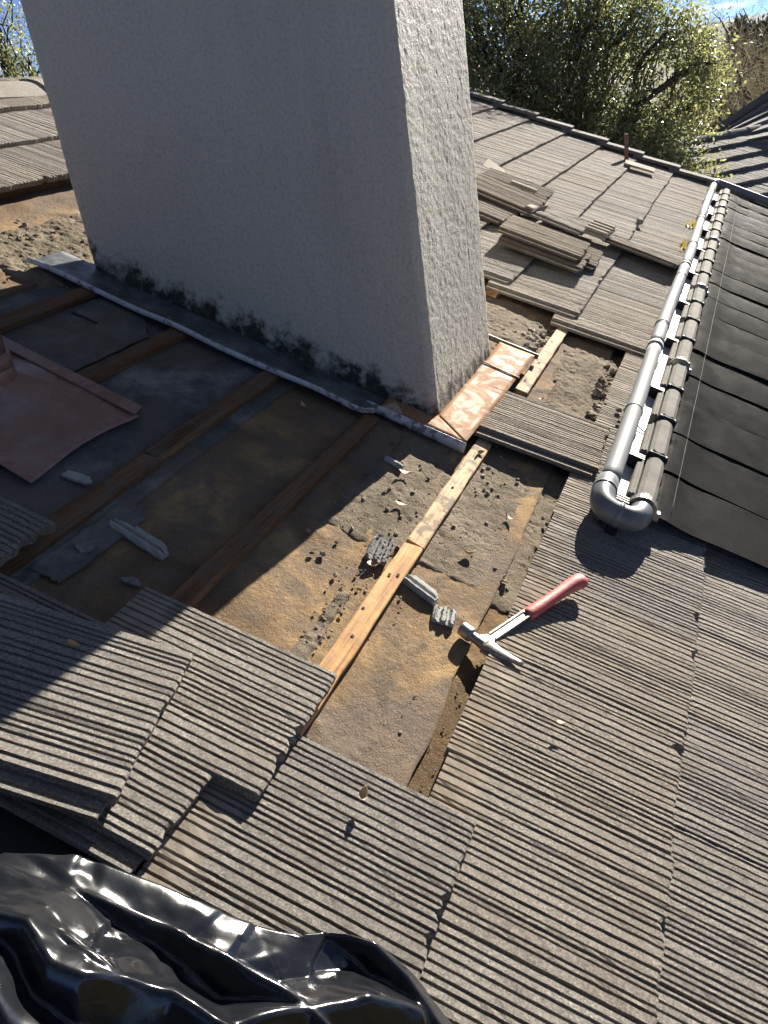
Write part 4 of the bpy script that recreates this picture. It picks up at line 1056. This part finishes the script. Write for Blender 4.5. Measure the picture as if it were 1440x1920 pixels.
# ================================================================== land
def terrain():
    n = 90
    a = np.linspace(-1, 1, n); g = np.sign(a) * np.abs(a) ** 2.6 * 2600
    X_, Y_ = np.meshgrid(g, g, indexing='ij'); r_ = np.hypot(X_, Y_)
    Z = GZ - 42 * sstep(20, 420, r_) + (fbm(X_ * .01, Y_ * .01, 5, 4) - .5) * 10 * sstep(30, 200, r_) + (fbm(X_ * .0016, Y_ * .0016, 6, 3) - .5) * 40 * sstep(300, 1200, r_)
    obj('ground', make_mesh('ground', np.stack([X_, Y_, Z], -1).reshape(-1, 3), grid(n, n), M_SOIL, True), None, None, kind='structure')
    # far range
    m_ = 160; th = np.linspace(0, 2 * math.pi, m_); V = []; F = []
    for i, t in enumerate(th):
        hgt = 60 + 170 * float(fbm(np.array([math.cos(t) * 5 + 9.0]), np.array([math.sin(t) * 5]), 8, 4)[0]) 
        for rr_, z in ((2300, -60), (5200, hgt * .35 - 30), (7600, hgt - 42), (9500, hgt * .8 - 42), (12000, -60)):
            V.append((math.cos(t) * rr_, math.sin(t) * rr_, z))
    for i in range(m_ - 1):
        for k in range(4): F.append((i * 5 + k, (i + 1) * 5 + k, (i + 1) * 5 + k + 1, i * 5 + k + 1))
    obj('hills', make_mesh('hills', np.array(V), F, M_HILL, True), None, None, kind='structure')
    return X_, Y_, Z
terrain()
def gz(x, y):
    x = np.array([x], float); y = np.array([y], float); r_ = np.hypot(x, y)
    return float((GZ - 42 * sstep(20, 420, r_) + (fbm(x * .01, y * .01, 5, 4) - .5) * 10 * sstep(30, 200, r_) + (fbm(x * .0016, y * .0016, 6, 3) - .5) * 40 * sstep(300, 1200, r_))[0])

def bare_tree(label, x, y, hgt, seed, group='bare winter trees on the slope behind the roofs'):
    rn = random.Random(seed); z = gz(x, y); t = empty('bare_tree', label, 'tree', T(x, y, z - .1), group)
    mb = MB(); top = (rn.uniform(-.4, .4), rn.uniform(-.4, .4), hgt * .5); limb(mb, (0, 0, 0), top, .16, .09, seed, .06)
    tw = []
    for i in range(13):
        a = rn.uniform(0, 6.28); e = Vector((math.cos(a) * hgt * rn.uniform(.15, .42), math.sin(a) * hgt * rn.uniform(.15, .42), hgt * rn.uniform(.55, 1.0)))
        P = limb(mb, Vector(top) * rn.uniform(.5, 1), e, .06, .02, seed + i, .12, 5); tw += P[2:]
    obj('trunk', mb.mesh('trunk', M_BARK, True), t)
    V, F = leaf_cloud([tuple(p) for p in tw], 34, hgt * .075, .55, .022, seed, droop=-.3)
    obj('twigs', make_mesh('twigs', V, F, M_BRUSH), t)
bts = [('bare tree nearest behind the neighbouring roof', 25, .3, 4.4), ('bare tree with a forked trunk right of the evergreen', 30, .9, 5.0), ('bare tree at the right picture edge above the lower roof', 30, -.9, 5.4),
       ('bushy bare tree in the middle of the slope', 38, .6, 6.4), ('bare tree farther down the slope by the right edge', 42, -.9, 7.0), ('greyish bare tree farther back on the slope', 52, .9, 8), ('bare tree just below the conifers', 60, -.6, 8.5), ('bare tree behind the evergreen, its right side showing', 36, 2.3, 6)]
for i, (lb, x, y, hh) in enumerate(bts): bare_tree(lb, x, y, hh, 700 + i)
def conifer(label, x, y, ztop, wid, seed):
    rn = random.Random(seed); z = gz(x, y); hgt = ztop - z; t = empty('conifer', label, 'tree', T(x, y, z), 'dark conifers on the skyline')
    mb = MB(); mb.tube([(0, 0, 0), (0, 0, hgt * .97)], [hgt * .016, .05], 7); obj('trunk', mb.mesh('trunk', M_BARK, True), t)
    cents = []
    for i in range(260):
        s = rn.random() ** .8; r_ = wid * (1 - s) * rn.random() ** .4 * rn.uniform(.6, 1); a = rn.uniform(0, 6.28)
        cents.append((math.cos(a) * r_, math.sin(a) * r_, hgt * (.12 + .88 * s)))
    V, F = leaf_cloud(cents, 14, wid * .11, 1.5, .45, seed, droop=.2); obj('crown', make_mesh('crown', V, F, M_CONIF), t)
for i, (lb, x, y, zt, wd) in enumerate([('tallest dark conifer on the skyline', 150, 3.4, 2.6, 4.2), ('conifer second from the right edge of the skyline', 168, .9, 2.2, 4.0), ('conifer at the right edge of the skyline', 155, -1.4, 1.9, 4.4), ('conifer left of the tallest one, half behind the evergreen', 165, 9.5, 2.6, 4.0), ('broad low conifer below the skyline', 130, -.4, -.9, 4.6)]):
    conifer(lb, x, y, zt, wd, 800 + i)
# woodland and brush covering the slope beyond: one mass
r = np.random.default_rng(77); cents = []
while len(cents) < 1500:
    d_ = 22 + 330 * r.random() ** 1.6; a = r.uniform(-1.0, 1.35); x, y = d_ * math.cos(a), d_ * math.sin(a)
    for k in range(2): cents.append((x + r.normal(0, .8), y + r.normal(0, .8), gz(x, y) + r.uniform(.3, 2.2 + d_ * .02)))
cents = np.array(cents); V, F = leaf_cloud(cents, 16, .55, .9, .28, 5, droop=-.2)
sc_ = np.repeat(np.clip(np.hypot(cents[:, 0], cents[:, 1]) / 60, .6, 4), 16 * 4)
cv = np.repeat(np.repeat(cents, 16, 0), 4, 0); V = cv + (V - cv) * sc_[:, None]
obj('woodland', make_mesh('woodland', V, F, M_SCRUB), None, None, 'brushy winter woodland covering the valley slope', 'woodland', kind='stuff')

# ------------------------------------------------------------------ air: thin haze that greys the distant hills
mb = MB(); mb.box(-12500, 12500, -12500, 12500, -150, 210)
mh = bpy.data.materials.new('haze_air'); mh.use_nodes = True; hn = mh.node_tree; hn.nodes.clear()
ho = hn.nodes.new('ShaderNodeOutputMaterial'); hv = hn.nodes.new('ShaderNodeVolumePrincipled')
hv.inputs['Color'].default_value = (.50, .68, 1.0, 1); hv.inputs['Density'].default_value = .00004; hv.inputs['Anisotropy'].default_value = 0
hn.links.new(hv.outputs[0], ho.inputs['Volume'])
obj('haze', mb.mesh('haze', mh), None, None, 'thin pale haze in the distant air', 'haze', kind='stuff')
